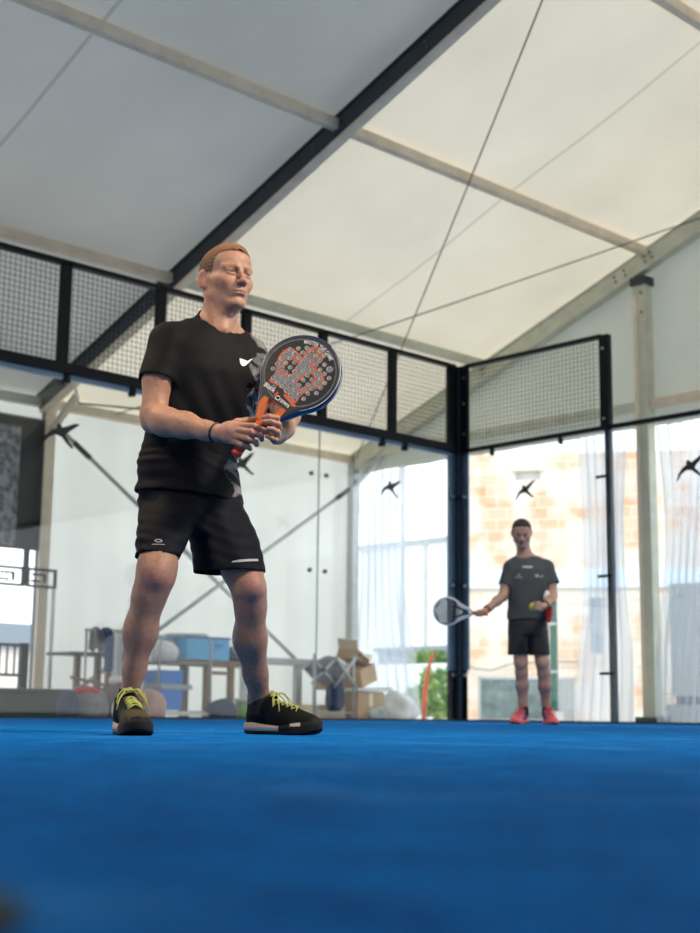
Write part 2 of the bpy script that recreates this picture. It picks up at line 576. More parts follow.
purlin(1.37, -3.15 + 0.05, 1.78, 'cream purlin running from the dark beam to the gable beam at mid ceiling', ALU)
purlin(1.37, -8.1, -3.2, 'cream purlin at the top left of the ceiling, left of the dark beam', ALU)
purlin(-1.15, -3.1, 1.78, 'lower purlin passing behind the head of the man in front', ALUG)
purlin(-1.15, -8.1, -3.2, 'lower purlin above the wire mesh at the left edge', ALU)
purlin(3.9, -3.1, 1.78, 'upper purlin beyond the top edge of the picture', ALU)
mb = MB(); mb.box((XE - 0.03, -3.1, 3.56), (XE + 0.07, 1.78, 3.67))
tag(mb.build('eave_rail', ALU, bevel=0.01), 'cream eave rail along the top of the white side wall', 'rail')
mb = MB(); mb.box((XE - 0.03, -8.1, 3.56), (XE + 0.07, -3.2, 3.67))
tag(mb.build('eave_rail', ALUG, bevel=0.01), 'eave rail above the dark side panel at the left edge', 'rail')
mb = MB(); mb.box((XE + 0.1, YG - 0.04, 3.60), (1.2, YG + 0.05, 3.71))
tag(mb.build('gable_rail', ALUG, bevel=0.01), 'horizontal cream gable rail seen through the tall mesh panel', 'rail')
mb = MB(); mb.box((1.38, YG - 0.04, 3.60), (6.2, YG + 0.05, 3.72))
tag(mb.build('gable_rail', ALU, bevel=0.01), 'horizontal cream gable rail right of the gable post', 'rail')
for nm, a, b, lab in (('bracing_cable', (3.95, -3.1, 6.38), (-3.5, 1.78, 3.62), 'steel cable slanting steeply down the ceiling from the top edge'),
                      ('bracing_cable', (2.2, 1.8, 5.74), (-3.55, -2.25, 3.62), 'steel cable crossing low over the ceiling from the right edge')):
    mb = MB(); mb.tube([Vector(a).lerp(Vector(b), k / 8) - Vector((0, 0, 0.03 * sin(pi * k / 8))) for k in range(9)], 0.008, 6)
    tag(mb.build(nm, CABLE), lab, 'cable')
# X bracing of the side wall bay
for a, b, lab in (((XE + 0.14, -3.0, 3.28), (XE + 0.14, 1.70, 0.10), 'diagonal grey brace tube dropping to the right across the white side wall'),
                  ((XE + 0.2, 1.74, 3.24), (XE + 0.2, -3.0, 0.10), 'diagonal grey brace tube dropping to the left from the corner post')):
    t = empty('brace_tube', a, lab, 'brace')
    d = Vector(b) - Vector(a)
    mb = MB(); mb.tube([(0, 0, 0), d], 0.026, 10); mb.build('tube', GALV, t, True)
    mb = MB(); mb.tube([d * 0.03, d * 0.08], 0.034, 10); mb.build('sleeve', DARKSIDE, t, True)
    mb = MB(); mb.tube([d * 0.38, d * 0.44], 0.033, 10); mb.build('sleeve', GALV, t, True)
mb = MB(); mb.tube([(XE + 0.5, -3.1, 3.75), (XE + 0.28, -2.9, 3.62), (XE + 0.2, -2.4, 3.68), (XE + 0.2, -1.9, 3.72)], 0.014, 6)
tag(mb.build('cable_loop', CABLE), 'dark cable looped under the roof beside the left tent post', 'cable')

# dark windscreen panel left of the main post, with a mottled window
DARKP = mat('dark_mesh_fabric', (0.035, 0.036, 0.036), 0.8, color2=(0.055, 0.055, 0.052), nscale=3, bump=0.3, bscale=30)
MOTT = mat('mottled_window_film', (0.10, 0.105, 0.115), 0.5, color2=(0.34, 0.36, 0.40), nscale=14)
t = empty('windscreen_panel', (XW, -8.1, 1.88), 'dark fabric panel with a mottled grey window at the left edge', 'panel')
sheet('fabric', (0, 0, 0), (0, 4.98, 0), (0, 0, 1.56), 20, 8, 0.008, DARKP, 4, parent=t)
mb = MB(); mb.box((0.022, 0.5, 0.03), (0.032, 4.64, 1.42)); mb.build('window', MOTT, t)
# gate frame reflected in the court glass, built as solid bars behind it
t = empty('gate_frame_or_reflection', (-3.42, -3.40, -0.02), 'reflection of a gate frame, modelled as black bars and small boxes at the lower left', 'gate')
mb = MB(); mb.box((-0.02, -0.09, 1.46), (0.02, -0.03, 1.90)); mb.build('mullion', BLACKS, t)
for y0, y1 in ((-0.44, -0.08), (-0.04, 0.34)):
    mb = MB()
    mb.box((-0.015, y0, 1.64), (0.015, y1, 1.67)); mb.box((-0.015, y0, 1.45), (0.015, y1, 1.48))
    mb.box((-0.015, y0, 1.45), (0.015, y0 + 0.03, 1.67)); mb.box((-0.015, y1 - 0.03, 1.45), (0.015, y1, 1.67))
    mb.build('box_frame', BLACKS, t)
    mb = MB(); mb.box((-0.012, y0 + 0.06, 1.585), (0.012, y0 + 0.24, 1.61)); mb.box((-0.012, y0 + 0.05, 1.51), (0.012, y0 + 0.17, 1.535))
    mb.box((-0.012, y0 + 0.21, 1.51), (0.012, y0 + 0.24, 1.60)); mb.build('bar', BLACKS, t)
mb = MB(); mb.box((-0.015, -0.46, 0), (0.015, -0.42, 1.46)); mb.build('post', BLACKS, t)
mb = MB(); mb.box((-0.015, 0.30, 0), (0.015, 0.33, 1.46)); mb.build('post', GALV, t)

# ================================================================ COURT ENCLOSURE
PS = [-(0.07 + 1.0376 * k) for k in range(0, 9)]
def wire(mb, ax, a0, a1, z0, z1, cell=0.0505, r=0.0019):
    n = int(round((a1 - a0) / cell)); mrow = int(round((z1 - z0) / cell))
    for i in range(1, n):
        a = a0 + (a1 - a0) * i / n
        if ax == 'y': mb.box((-r, a - r, z0), (r, a + r, z1))
        else: mb.box((a - r, -r, z0), (a + r, r, z1))
    for j in range(1, mrow):
        z = z0 + (z1 - z0) * j / mrow
        if ax == 'y': mb.box((-r, a0, z - r), (r, a1, z + r))
        else: mb.box((a0, -r, z - r), (a1, r, z + r))


WIRE = mat('dark_mesh_wire', (0.008, 0.009, 0.010), 0.5, spec=0.2)
t = empty('mesh_fence', (0.02, -9.5, 3.0), 'black framed wire mesh on top of the back glass, left of the corner post', 'mesh fence')
T = lambda x, y, z: (x - 0.02, y + 9.5, z - 3.0)
mb = MB(); mb.box(T(-0.015, -9.4, 3.965), T(0.055, -0.1, 4.01)); mb.build('top_rail', BLACKS, t)
mb = MB(); mb.box(T(-0.015, -9.4, 2.985), T(0.06, -0.1, 3.075)); mb.build('bottom_rail', BLACKS, t)
mb = MB(); mb.box(T(-0.03, -9.4, 2.94), T(0.02, -0.14, 2.985)); mb.build('glass_channel', FLANGE, t)
for y in PS[1:]:
    mb = MB(); mb.box(T(-0.015, y - 0.045, 3.05), T(0.055, y + 0.045, 3.98)); mb.build('upright', BLACKS, t)
for k in range(8):
    y0, y1 = PS[k + 1] + 0.045, (PS[k] - 0.045 if k else -0.18)
    mb = MB(); wire(mb, 'y', 0, y1 - y0, 0, 0.89)
    o = mb.build('wire_mesh', WIRE, t); o.location = T(0.0, y0, 3.075)
for y in (-0.9, -1.25, -3.5, -4.5, -5.2):
    mb = MB(); mb.box(T(-0.02, y - 0.02, 2.90), T(0.05, y + 0.02, 2.99)); mb.build('clip', BLACKS, t)

t = empty('mesh_fence', (0.1, 0.02, 3.0), 'tall black framed wire mesh panel above the first right-hand glass pane', 'mesh fence')
T = lambda x, y, z: (x - 0.1, y - 0.02, z - 3.0)
mb = MB(); mb.box(T(0.12, -0.03, 3.965), T(2.0, 0.03, 4.01)); mb.build('top_rail', BLACKS, t)
mb = MB(); mb.box(T(0.12, -0.03, 2.985), T(2.0, 0.03, 3.03)); mb.build('bottom_rail', BLACKS, t)
mb = MB(); wire(mb, 'x', 0, 1.78, 0, 0.935)
o = mb.build('wire_mesh', WIRE, t); o.location = T(0.16, 0, 3.03)
for x in (0.5, 1.45):
    mb = MB(); mb.box(T(x - 0.015, -0.03, 2.91), T(x + 0.015, 0.02, 2.99)); mb.build('clip', BLACKS, t)

# corner post: dark box column with flanges
t = empty('corner_post', (0, 0, 0), 'dark corner post where the two glass walls of the court meet', 'post')
mb = MB(); mb.box((-0.03, -0.05, 0), (0.05, 0.03, 4.0)); mb.build('column', NAVY, t, bevel=0.004)
mb = MB(); mb.box((-0.012, -0.20, 2.985), (0.03, -0.05, 4.0)); mb.build('upper_flange', BLACKS, t)
mb = MB(); mb.box((0.05, -0.03, 2.985), (0.16, 0.012, 4.0)); mb.build('upper_flange', BLACKS, t)
mb = MB(); mb.box((-0.03, -0.165, 0.55), (-0.012, -0.05, 2.985)); mb.build('flange', FLANGE, t)
mb = MB(); mb.box((0.05, 0.012, 0.55), (0.135, 0.03, 2.985)); mb.build('flange', FLANGE, t)
mb = MB(); mb.box((-0.03, -0.165, 0.0), (-0.012, -0.05, 0.55)); mb.build('lower_flange', BLACKS, t)
mb = MB(); mb.box((0.05, 0.012, 0.0), (0.10, 0.03, 0.55)); mb.build('lower_flange', BLACKS, t)
for z in (3.55, 3.85, 3.2):
    mb = MB(); mb.disc((0.11, -0.03, z), (0, -1, 0), 0.013, 0.01); mb.build('bolt', BOLT, t)
for z in (2.48, 1.48, 0.5):
    mb = MB(); mb.disc((0.006, -0.11, z), (1, 0, 0), 0.02, 0.02); mb.build('bolt', BOLT, t)
    mb = MB(); mb.disc((0.10, -0.006, z), (0, -1, 0), 0.02, 0.02); mb.build('bolt', BOLT, t)
    mb = MB(); mb.box((0.012, -0.10, z - 0.016), (0.06, -0.04, z + 0.016)); mb.build('clamp', BLACKS, t)

t = empty('fence_post', (2.03, 0.0, 0), 'slim black post carrying the free end of the tall mesh panel', 'post')
mb = MB(); mb.box((-0.055, -0.03, 2.985), (0.065, 0.045, 4.0)); mb.build('upper_tube', BLACKS, t, bevel=0.01)
mb = MB(); mb.box((-0.03, 0.01, 0), (0.035, 0.07, 2.985)); mb.build('lower_tube', NAVY, t, bevel=0.005)
for z in (3.1, 3.85):
    mb = MB(); mb.disc((0.0, -0.03, z), (0, -1, 0), 0.014, 0.01); mb.build('bolt', BOLT, t)
for z in (2.50, 1.475, 0.495):
    mb = MB(); mb.box((-0.12, -0.03, z - 0.014), (0.05, -0.006, z + 0.014)); mb.build('clamp', BLACKS, t)

mb = MB(); mb.box((2.08, -0.025, 2.985), (14, 0.03, 3.03))
tag(mb.build('top_rail', BLACKS), 'black top rail of the lower side glass, running off the right edge', 'rail')
DG = mat('dark_green_base_rail', (0.012, 0.03, 0.03), 0.5)
mb = MB(); mb.box((-0.03, -9.9, -0.01), (0.018, 0.0, 0.022))
tag(mb.build('base_rail', DG), 'dark base rail under the back glass', 'rail')
mb = MB(); mb.box((0.05, -0.018, -0.01), (14, 0.03, 0.022))
tag(mb.build('base_rail', DG), 'dark base rail under the right-hand glass', 'rail')


def swift(parent, loc, ax, rot, s=0.2, flip=1):
    """flying bird silhouette sticker; outline unit ~ wingspan 2"""
    P = [(-1.0, -0.55), (-0.80, -0.15), (-0.45, 0.12), (-0.22, 0.18), (-0.20, 0.34), (-0.08, 0.42), (0.02, 0.34), (0.08, 0.22), (0.35, 0.30), (0.72, 0.42), (1.0, 0.40),
         (0.72, 0.22), (0.42, 0.04), (0.22, -0.10), (0.42, -0.42), (0.62, -0.66), (0.50, -0.70), (0.22, -0.44), (0.02, -0.20), (-0.28, -0.10), (-0.62, -0.22), (-0.82, -0.42)]
    c, sn = cos(rot), sin(rot)
    Q = [((x * c - y * sn) * s * flip, (x * sn + y * c) * s) for x, y in P]
    if flip < 0: Q = Q[::-1]
    bm = bmesh.new()
    for off in (0.0,):
        vs = []
        for x, y in Q:
            if ax == 'x0': vs.append(bm.verts.new((0.0, x, y)))   # on plane x = const, image right = +y
            else: vs.append(bm.verts.new((x, 0.0, y)))
        f = bm.faces.new(vs)
    r = bmesh.ops.extrude_face_region(bm, geom=bm.faces[:])
    d = Vector((0.0008, 0, 0)) if ax == 'x0' else Vector((0, -0.0008, 0))
    for v in r['geom']:
        if isinstance(v, bmesh.types.BMVert): v.co += d
    bmesh.ops.triangulate(bm, faces=bm.faces[:])
    bmesh.ops.recalc_face_normals(bm, faces=bm.faces[:])
    me = bpy.data.meshes.new('bird_sticker'); bm.to_mesh(me); bm.free()
    o = link('bird_sticker', me, BIRD, parent)
    o.location = loc
    o['label'] = 'black flying bird sticker'
    return o


SEAM = mat('glass_edge_line', (0.25, 0.33, 0.33), 0.2)
def pane(ax, a0, a1, label, bolts=(), bird=None, top=2.985):
    org = (0.0, a0, 0.022) if ax == 'x0' else (a0, 0.0, 0.022)
    t = empty('glass_pane', org, label, 'glass pane')
    g = 0.001
    mb = MB()
    if ax == 'x0': mb.box((-0.012, g, 0), (0.0, a1 - a0 - g, top - 0.03))
    else: mb.box((g, 0.0, 0), (a1 - a0 - g, 0.012, top - 0.03))
    o = mb.build('sheet', GLASS, t)
    if bolts:
        mb = MB(); mb.box((-0.013, -0.004, 0.02), (0.001, 0.004, top - 0.04)); mb.build('edge_seal', SEAM, t)
    for (e, z) in bolts:
        mb = MB()
        if ax == 'x0': mb.disc((-0.02, e - a0, z), (1, 0, 0), 0.022, 0.026)
        else: mb.disc((e - a0, -0.008, z), (0, 1, 0), 0.02, 0.03)
        mb.build('bolt', CABLE, t)
    if bird:
        e, z, rot, s = bird[:4]
        loc = (0.002, e - a0, z - 0.022) if ax == 'x0' else (e - a0, -0.002, z - 0.022)
        swift(t, loc, ax, rot, s)
    return t


Z3 = (2.46, 1.47, 0.48)
pane('x0', -2.145, -0.06, 'back glass pane next to the corner post, bird sticker near its top', [(-2.04, z) for z in Z3] + [(-2.25, z) for z in Z3], (-1.10, 2.47, 0.12, 0.17))
pane('x0', -4.22, -2.145, 'back glass pane behind the racket and legs of the man in front', (), (-3.17, 2.45, 0.35, 0.19))
pane('x0', -6.295, -4.22, 'back glass pane at the left edge, bird sticker before the tent post', [], (-5.22, 2.46, 0.1, 0.20))
pane('x0', -8.37, -6.295, 'back glass pane beyond the left edge of the picture', [])
pane('y0', 0.05, 2.03, 'right-hand glass pane behind the far player, under the tall mesh', [], (0.96, 2.47, 0.22, 0.16))
pane('y0', 2.03, 4.1, 'right-hand glass pane at the right edge with a bird sticker', [], (3.02, 2.48, 0.2, 0.19))
pane('y0', 4.1, 6.2, 'right-hand glass pane beyond the right edge of the picture', [])

# ---- clear film curtains in the gable openings
def curtain(x0, x1, xb0, xb1, label, seed, z1=3.36, pinch=0.8):
    bm = bmesh.new(); nu, nv = 70, 40; rnd = random.Random(seed); ph = [rnd.random() * 6 for _ in range(5)]
    g = []
    for j in range(nv + 1):
        v = j / nv
        row = []
        for i in range(nu + 1):
            u = i / nu
            k = 1 - v
            sp = k ** 1.5
            xl = x0 + (xb0 - x0) * sp; xr = x1 + (xb1 - x1) * sp
            w = 1 - 0.25 * sin(pi * min(1, k * 1.3))
            mid = (xl + xr) / 2
            x = mid + (u - 0.5) * (xr - xl) * w
            y = YG - 0.12 + 0.045 * sin(u * 38 + ph[0] + k * 2) + 0.02 * sin(u * 71 + ph[1] - k * 3) + 0.05 * sin(k * 5 + ph[2]) * k
            row.append(bm.verts.new((x, y, 0.0 + z1 * v + 0.02 * sin(u * 30 + ph[3]) * (k > 0.95))))
        g.append(row)
    for j in range(nv):
        for i in range(nu):
            bm.faces.new((g[j][i], g[j][i + 1], g[j + 1][i + 1], g[j + 1][i]))
    me = bpy.data.meshes.new('film_curtain'); bm.to_mesh(me); bm.free()
    o = link('film_curtain', me, FILM, smooth=True)
    o.location = (0, 0, -0.01)
    return tag(o, label, 'curtain')


curtain(-3.45, -2.45, -3.3, -2.2, 'clear film curtain gathered beside the corner tent post', 3)
curtain(0.42, 1.12, 0.30, 1.13, 'clear film curtain gathered left of the gable post', 5)
curtain(1.48, 2.35, 1.46, 1.97, 'crumpled clear film curtain right of the gable post', 8)

# ================================================================ OUTSIDE
def brick_mat():
    m = bpy.data.materials.new('raw_block_wall')
    m.use_nodes = True
    t = m.node_tree; b = t.nodes['Principled BSDF']
    tcn = t.nodes.new('ShaderNodeTexCoord')
    mp = t.nodes.new('ShaderNodeMapping'); mp.inputs['Rotation'].default_value = (radians(-90), 0, 0)
    t.links.new(tcn.outputs['Object'], mp.inputs['Vector'])
    br = t.nodes.new('ShaderNodeTexBrick')
    br.inputs['Scale'].default_value = 1.0
    br.inputs['Brick Width'].default_value = 0.42; br.inputs['Row Height'].default_value = 0.24
    br.inputs['Mortar Size'].default_value = 0.012
    br.inputs['Color1'].default_value = (0.66, 0.36, 0.19, 1); br.inputs['Color2'].default_value = (0.70, 0.52, 0.38, 1)
    br.inputs['Mortar'].default_value = (0.7, 0.64, 0.56, 1)
    t.links.new(mp.outputs[0], br.inputs['Vector'])
    n = t.nodes.new('ShaderNodeTexNoise'); n.inputs['Scale'].default_value = 1.1; n.inputs['Detail'].default_value = 2
    t.links.new(tcn.outputs['Object'], n.inputs['Vector'])
    r = t.nodes.new('ShaderNodeValToRGB'); r.color_ramp.elements[0].position = 0.41; r.color_ramp.elements[1].position = 0.53
    t.links.new(n.outputs['Fac'], r.inputs['Fac'])
    mx = t.nodes.new('ShaderNodeMix'); mx.data_type = 'RGBA'
    t.links.new(r.outputs['Color'], mx.inputs['Factor']); t.links.new(br.outputs['Color'], mx.inputs['A'])
    mx.inputs['B'].default_value = (0.72, 0.64, 0.55, 1)
    t.links.new(mx.outputs['Result'], b.inputs['Base Color'])
    b.inputs['Roughness'].default_value = 0.9
    return m


BRICK = brick_mat()
WHITE = mat('white_render', (0.85, 0.87, 0.88), 0.8, noise=0.04)
PALEB = mat('pale_blue_band', (0.70, 0.80, 0.88), 0.7)
DGLASS = mat('dark_grille', (0.13, 0.17, 0.17), 0.4, noise=0.3, nscale=5)
SLAT = mat('grey_slats', (0.36, 0.40, 0.42), 0.5)
GREENP = mat('green_paint', (0.005, 0.10, 0.065), 0.4)
ang = math.atan2(0.567, 0.824)
t = empty('block_building', (-8.64, 10.0, -0.02), 'unfinished orange block building behind the far player', 'building', ang)
mb = MB(); mb.box((-0.25, 0, 0), (1.02, 3, 5.46)); mb.box((1.53, 0, 0), (9.5, 3, 5.46)); mb.box((1.02, 0, 0), (1.53, 3, 4.9)); mb.box((1.02, 0, 5.09), (1.53, 3, 5.46))
mb.build('wall', BRICK, t)
mb = MB(); mb.box((-0.26, -0.06, 2.66), (9.5, 0.0, 3.04)); mb.build('floor_band', PALEB, t)
mb = MB(); mb.box((0.95, -0.05, 5.09), (1.6, 0.02, 5.2)); mb.build('lintel', BRICK, t)
mb = MB(); mb.box((1.02, 0.15, 4.88), (1.53, 0.2, 5.1)); o = mb.build('window', WHITE, t)  # bright sky in the opening, painted as a white panel
mb = MB(); mb.box((1.02, -0.01, 4.22), (1.14, 0.05, 4.62)); mb.build('window', WHITE, t)  # narrow slot of sky, its brightness painted white as well
mb = MB(); mb.box((0.27, -0.03, 0.02), (1.58, 0.03, 0.82)); mb.build('roller_gate', DGLASS, t)
mb = MB(); mb.box((0.24, -0.05, 0.02), (0.28, 0.0, 0.85)); mb.box((2.14, -0.05, 0.02), (2.18, 0, 0.85)); mb.box((0.24, -0.05, 0.80), (2.18, 0, 0.85)); mb.build('gate_frame_or_reflection', SLAT, t)
mb = MB()
for k in range(12): mb.bar((1.58, -0.03, 0.05 + k * 0.064), (2.14, -0.03, 0.05 + k * 0.064), 0.03, 0.035)
mb.build('louvre', SLAT, t)
mb = MB(); mb.box((2.50, -0.02, 1.35), (2.72, 0.02, 2.45)); mb.build('window', DGLASS, t)
mb = MB(); mb.tube([(-0.2, -0.08, 1.25), (0.15, -0.1, 1.02), (0.5, -0.1, 0.98), (0.9, -0.1, 1.12), (1.6, -0.09, 1.16), (2.6, -0.08, 1.17)], 0.012, 6); mb.build('wall_cable', CABLE, t)
t = empty('green_fence_post', (-3.33, 6.0, -0.02), 'green metal post standing outside to the right of the far player', 'post')
mb = MB(); mb.box((-0.045, -0.04, 0.16), (0.045, 0.04, 1.90)); mb.build('tube', GREENP, t)
mb = MB(); mb.box((-0.1, -0.1, 0), (0.1, 0.1, 0.16)); mb.build('footing', CONC, t)
for z in (0.75, 1.5):
    mb = MB(); mb.box((-0.06, -0.06, z), (0.09, -0.03, z + 0.04)); mb.build('bracket', GALV, t)
FPANEL = mat('grey_welded_wire', (0.5, 0.52, 0.5), 0.5, metal=0.4)
mb = MB()
for k in range(26): mb.box((-3.25 + k * 0.1, 5.995, 0.2), (-3.244 + k * 0.1, 6.005, 1.85))
for k in range(9): mb.box((-3.28, 5.99, 0.2 + k * 0.2), (-0.7, 6.0, 0.207 + k * 0.2))
tag(mb.build('wire_fence', FPANEL), 'thin welded wire fence outside behind the far player', 'fence')

# left outside
t = empty('white_building', (-21, 23, -0.02), 'white overexposed building far outside between the curtain and the corner post', 'building')
mb = MB(); mb.box((-4.5, -3, 0), (4.4, 5, 5.35)); mb.build('wall', WHITE, t)
mb = MB(); mb.box((-4.6, -3.1, 5.35), (4.5, 5, 5.5)); mb.build('roof_edge', SLAT, t)
t = empty('lamp_post', (-19.33, 19.2, -0.02), 'tall slim grey lamp post outside, left of the corner post', 'lamp post')
mb = MB(); mb.tube([(0, 0, 0), (0, 0, 7.8)], 0.08, 8); mb.build('pole', GALV, t)
mb = MB(); mb.bar((0, 0, 7.7), (0.5, 0.2, 7.85), 0.08, 0.06); mb.build('lamp_head', GALV, t)
t = empty('fence_mast', (-18.45, 19.3, -0.02), 'shorter grey mast outside just left of the corner post', 'post')
mb = MB(); mb.tube([(0, 0, 0), (0, 0, 5.35)], 0.06, 8); mb.build('pole', GALV, t)
mb = MB(); mb.box((-0.12, -0.12, 0), (0.12, 0.12, 0.1)); mb.build('base_plate', GALV, t)
t = empty('shed', (-11.4, 12.4, -0.02), 'low grey roofed shed far outside behind the hedge', 'shed')
mb = MB(); mb.box((-2.2, 0, 0), (1.9, 2.5, 1.55)); mb.build('wall', SLAT, t)
mb = MB(); mb.box((-2.3, -0.1, 1.55), (2.0, 2.6, 1.66)); mb.build('roof', mat('shed_roof', (0.30, 0.35, 0.38), 0.6), t)
mb = MB(); mb.box((-13.2, 10.0, -0.02), (-8.9, 10.25, 1.12))
tag(mb.build('low_wall', WHITE), 'low white garden wall outside in front of the hedge', 'wall')

LEAF = mat('bush_leaves', (0.10, 0.26, 0.05), 0.6, color2=(0.30, 0.42, 0.10), nscale=6)
LEAF2 = mat('yellow_green_leaves', (0.22, 0.36, 0.05), 0.6, color2=(0.45, 0.48, 0.10), nscale=5)
TWIG = mat('bush_stem', (0.16, 0.11, 0.06), 0.8)


def bush(loc, rx, ry, rz, n, size, material, label, seed, group=None):
    t = empty('leafy_bush', loc, label, 'bush', group=group)
    rnd = random.Random(seed)
    bm = bmesh.new()
    for k in range(n):
        th = rnd.random() * 2 * pi; cz = rnd.uniform(-0.9, 1); r = rnd.random() ** 0.4 * (1 - abs(cz) ** 2 * 0.6) ** 0.5 * rnd.uniform(0.75, 1.1)
        c = Vector((rx * r * cos(th), ry * r * sin(th), rz + rz * cz * rnd.uniform(0.8, 1.05)))
        a = Vector((rnd.gauss(0, 1), rnd.gauss(0, 1), rnd.gauss(0, 1))).normalized(); b = a.orthogonal().normalized()
        s = size * rnd.uniform(0.6, 1.3)
        vs = [bm.verts.new(c + a * s), bm.verts.new(c + b * s * 0.4), bm.verts.new(c - a * s), bm.verts.new(c - b * s * 0.4)]
        bm.faces.new(vs)
    me = bpy.data.meshes.new('foliage'); bm.to_mesh(me); bm.free()
    link('foliage', me, material, t)
    mb = MB()
    for k in range(5):
        th = k * 1.3
        mb.tube([(0.03 * cos(th), 0.03 * sin(th), 0), (rx * 0.3 * cos(th), ry * 0.3 * sin(th), rz), (rx * 0.5 * cos(th), ry * 0.5 * sin(th), rz * 1.6)], [0.015, 0.01, 0.005], 5)
    mb.build('stem', TWIG, t)
    return t


bush((-4.55, 4.6, -0.02), 0.38, 0.3, 0.40, 1500, 0.05, LEAF, 'bright green bush outside at the foot of the corner post', 1)
bush((-5.45, 5.0, -0.02), 0.16, 0.2, 0.26, 500, 0.04, LEAF, 'small green bush outside left of the red hose', 2)
bush((-9.3, 11.0, 0.75), 0.6, 0.4, 0.36, 1500, 0.08, LEAF2, 'yellow-green hedge clump above the low white wall, right of the lamp post', 3)
bush((-10.6, 11.0, 0.75), 0.6, 0.4, 0.34, 1500, 0.08, LEAF, 'darker green hedge clump above the low white wall, left of the lamp post', 4)
#bush((-8.05, 9.0, -0.02), 0.35, 0.3, 0.6, 800, 0.06, LEAF, 'green bush at the left corner of the block building', 6)
RED = mat('red_hose_rubber', (0.55, 0.06, 0.03), 0.5)
mb = MB(); mb.tube([(-4.26, 4.0, -0.02), (-4.24, 4.0, 0.35), (-4.2, 4.0, 0.62), (-4.13, 4.0, 0.85), (-4.06, 4.0, 1.0)], [0.035, 0.033, 0.03, 0.025, 0.015], 8)
tag(mb.build('red_hose', RED, smooth=True), 'curved red hose standing up outside by the bush', 'hose')

# white cabinets outside at right edge
CAB = mat('off_white_cabinet', (0.72, 0.73, 0.68), 0.5, noise=0.04)
t = empty('utility_cabinet', (1.35, 3.0, -0.02), 'off-white utility cabinet outside behind the right curtain', 'cabinet')
mb = MB(); mb.box((-0.58, 0, 0.34), (0.6, 0.5, 1.70)); mb.build('body', CAB, t, bevel=0.01)
mb = MB(); mb.box((-0.50, -0.02, 0.42), (-0.08, 0.0, 1.62)); o = mb.build('door', CAB, t, bevel=0.004)
mb = MB(); mb.box((-0.04, -0.02, 0.42), (0.52, 0.0, 1.62)); mb.build('door', CAB, t, bevel=0.004)
mb = MB(); mb.box((-0.16, -0.05, 1.1), (-0.10, -0.02, 1.14)); mb.build('handle', CABLE, t)
mb = MB(); mb.box((-0.46, -0.024, 1.52), (-0.38, -0.02, 1.56)); mb.build('label_plate', GREENP, t)
mb = MB(); mb.box((-0.55, 0.05, 0.24), (0.58, 0.45, 0.34)); mb.build('plinth', DARKP, t)
mb = MB(); mb.box((-0.62, -0.05, 0.0), (0.64, 0.55, 0.24)); mb.build('concrete_base', CONC, t)
mb = MB(); mb.box((0.2, 8.0, -0.02), (12, 14, 3.3))
tag(mb.build('outbuilding', WHITE), 'pale outbuilding far outside behind the utility cabinet', 'building')

# outside left bay
t = empty('warehouse', (-22, 5, -0.02), 'long low blue-grey warehouse far outside at the left edge', 'building')
mb = MB(); mb.box((-3, -8, 0), (3, 7, 1.75)); mb.build('wall', mat('cream_siding', (0.7, 0.66, 0.6), 0.8), t)
mb = MB(); mb.box((-3.1, -8.1, 1.5), (3.1, 7.1, 2.1)); mb.build('roof', mat('blue_grey_roof', (0.18, 0.22, 0.27), 0.6), t)

# ================================================================ CLUTTER BEHIND THE BACK GLASS
BROWN = mat('brown_wood', (0.20, 0.115, 0.06), 0.6, noise=0.25, nscale=10)
DKWOOD = mat('dark_table_top', (0.05, 0.04, 0.035), 0.5, noise=0.2)
BLUEC = mat('blue_crate_plastic', (0.02, 0.22, 0.72), 0.35, noise=0.08)
BLUEL = mat('light_blue_box_plastic', (0.10, 0.45, 0.80), 0.35, noise=0.06)
BLUED = mat('blue_box_rim', (0.02, 0.20, 0.50), 0.35)
CLEARB = mat('milky_clear_plastic', (0.62, 0.72, 0.78), 0.25, noise=0.05)
CARD = mat('cardboard', (0.50, 0.33, 0.19), 0.8, noise=0.12, nscale=5)
CARDL = mat('pale_cardboard', (0.66, 0.52, 0.36), 0.8, noise=0.1, nscale=5)
TAPE = mat('packing_tape', (0.75, 0.68, 0.52), 0.3)
FGREY = mat('grey_fabric', (0.20, 0.20, 0.22), 0.9, noise=0.2, nscale=12, bump=0.4)
FNAVY = mat('navy_fabric', (0.025, 0.04, 0.10), 0.9, noise=0.2, bump=0.4)
FBLUE = mat('denim_blue_fabric', (0.06, 0.14, 0.32), 0.9, noise=0.2, bump=0.4)
FWHITE = mat('white_fabric', (0.75, 0.75, 0.75), 0.9, noise=0.06, bump=0.4)
FPINK = mat('dusty_pink_fabric', (0.48, 0.30, 0.28), 0.9, noise=0.1, bump=0.4)
FRED = mat('red_fabric', (0.55, 0.03, 0.03), 0.8, noise=0.1)
FBROWN = mat('brown_bag_leather', (0.14, 0.09, 0.07), 0.7, noise=0.2)
GREENB = mat('green_can', (0.15, 0.38, 0.06), 0.5)


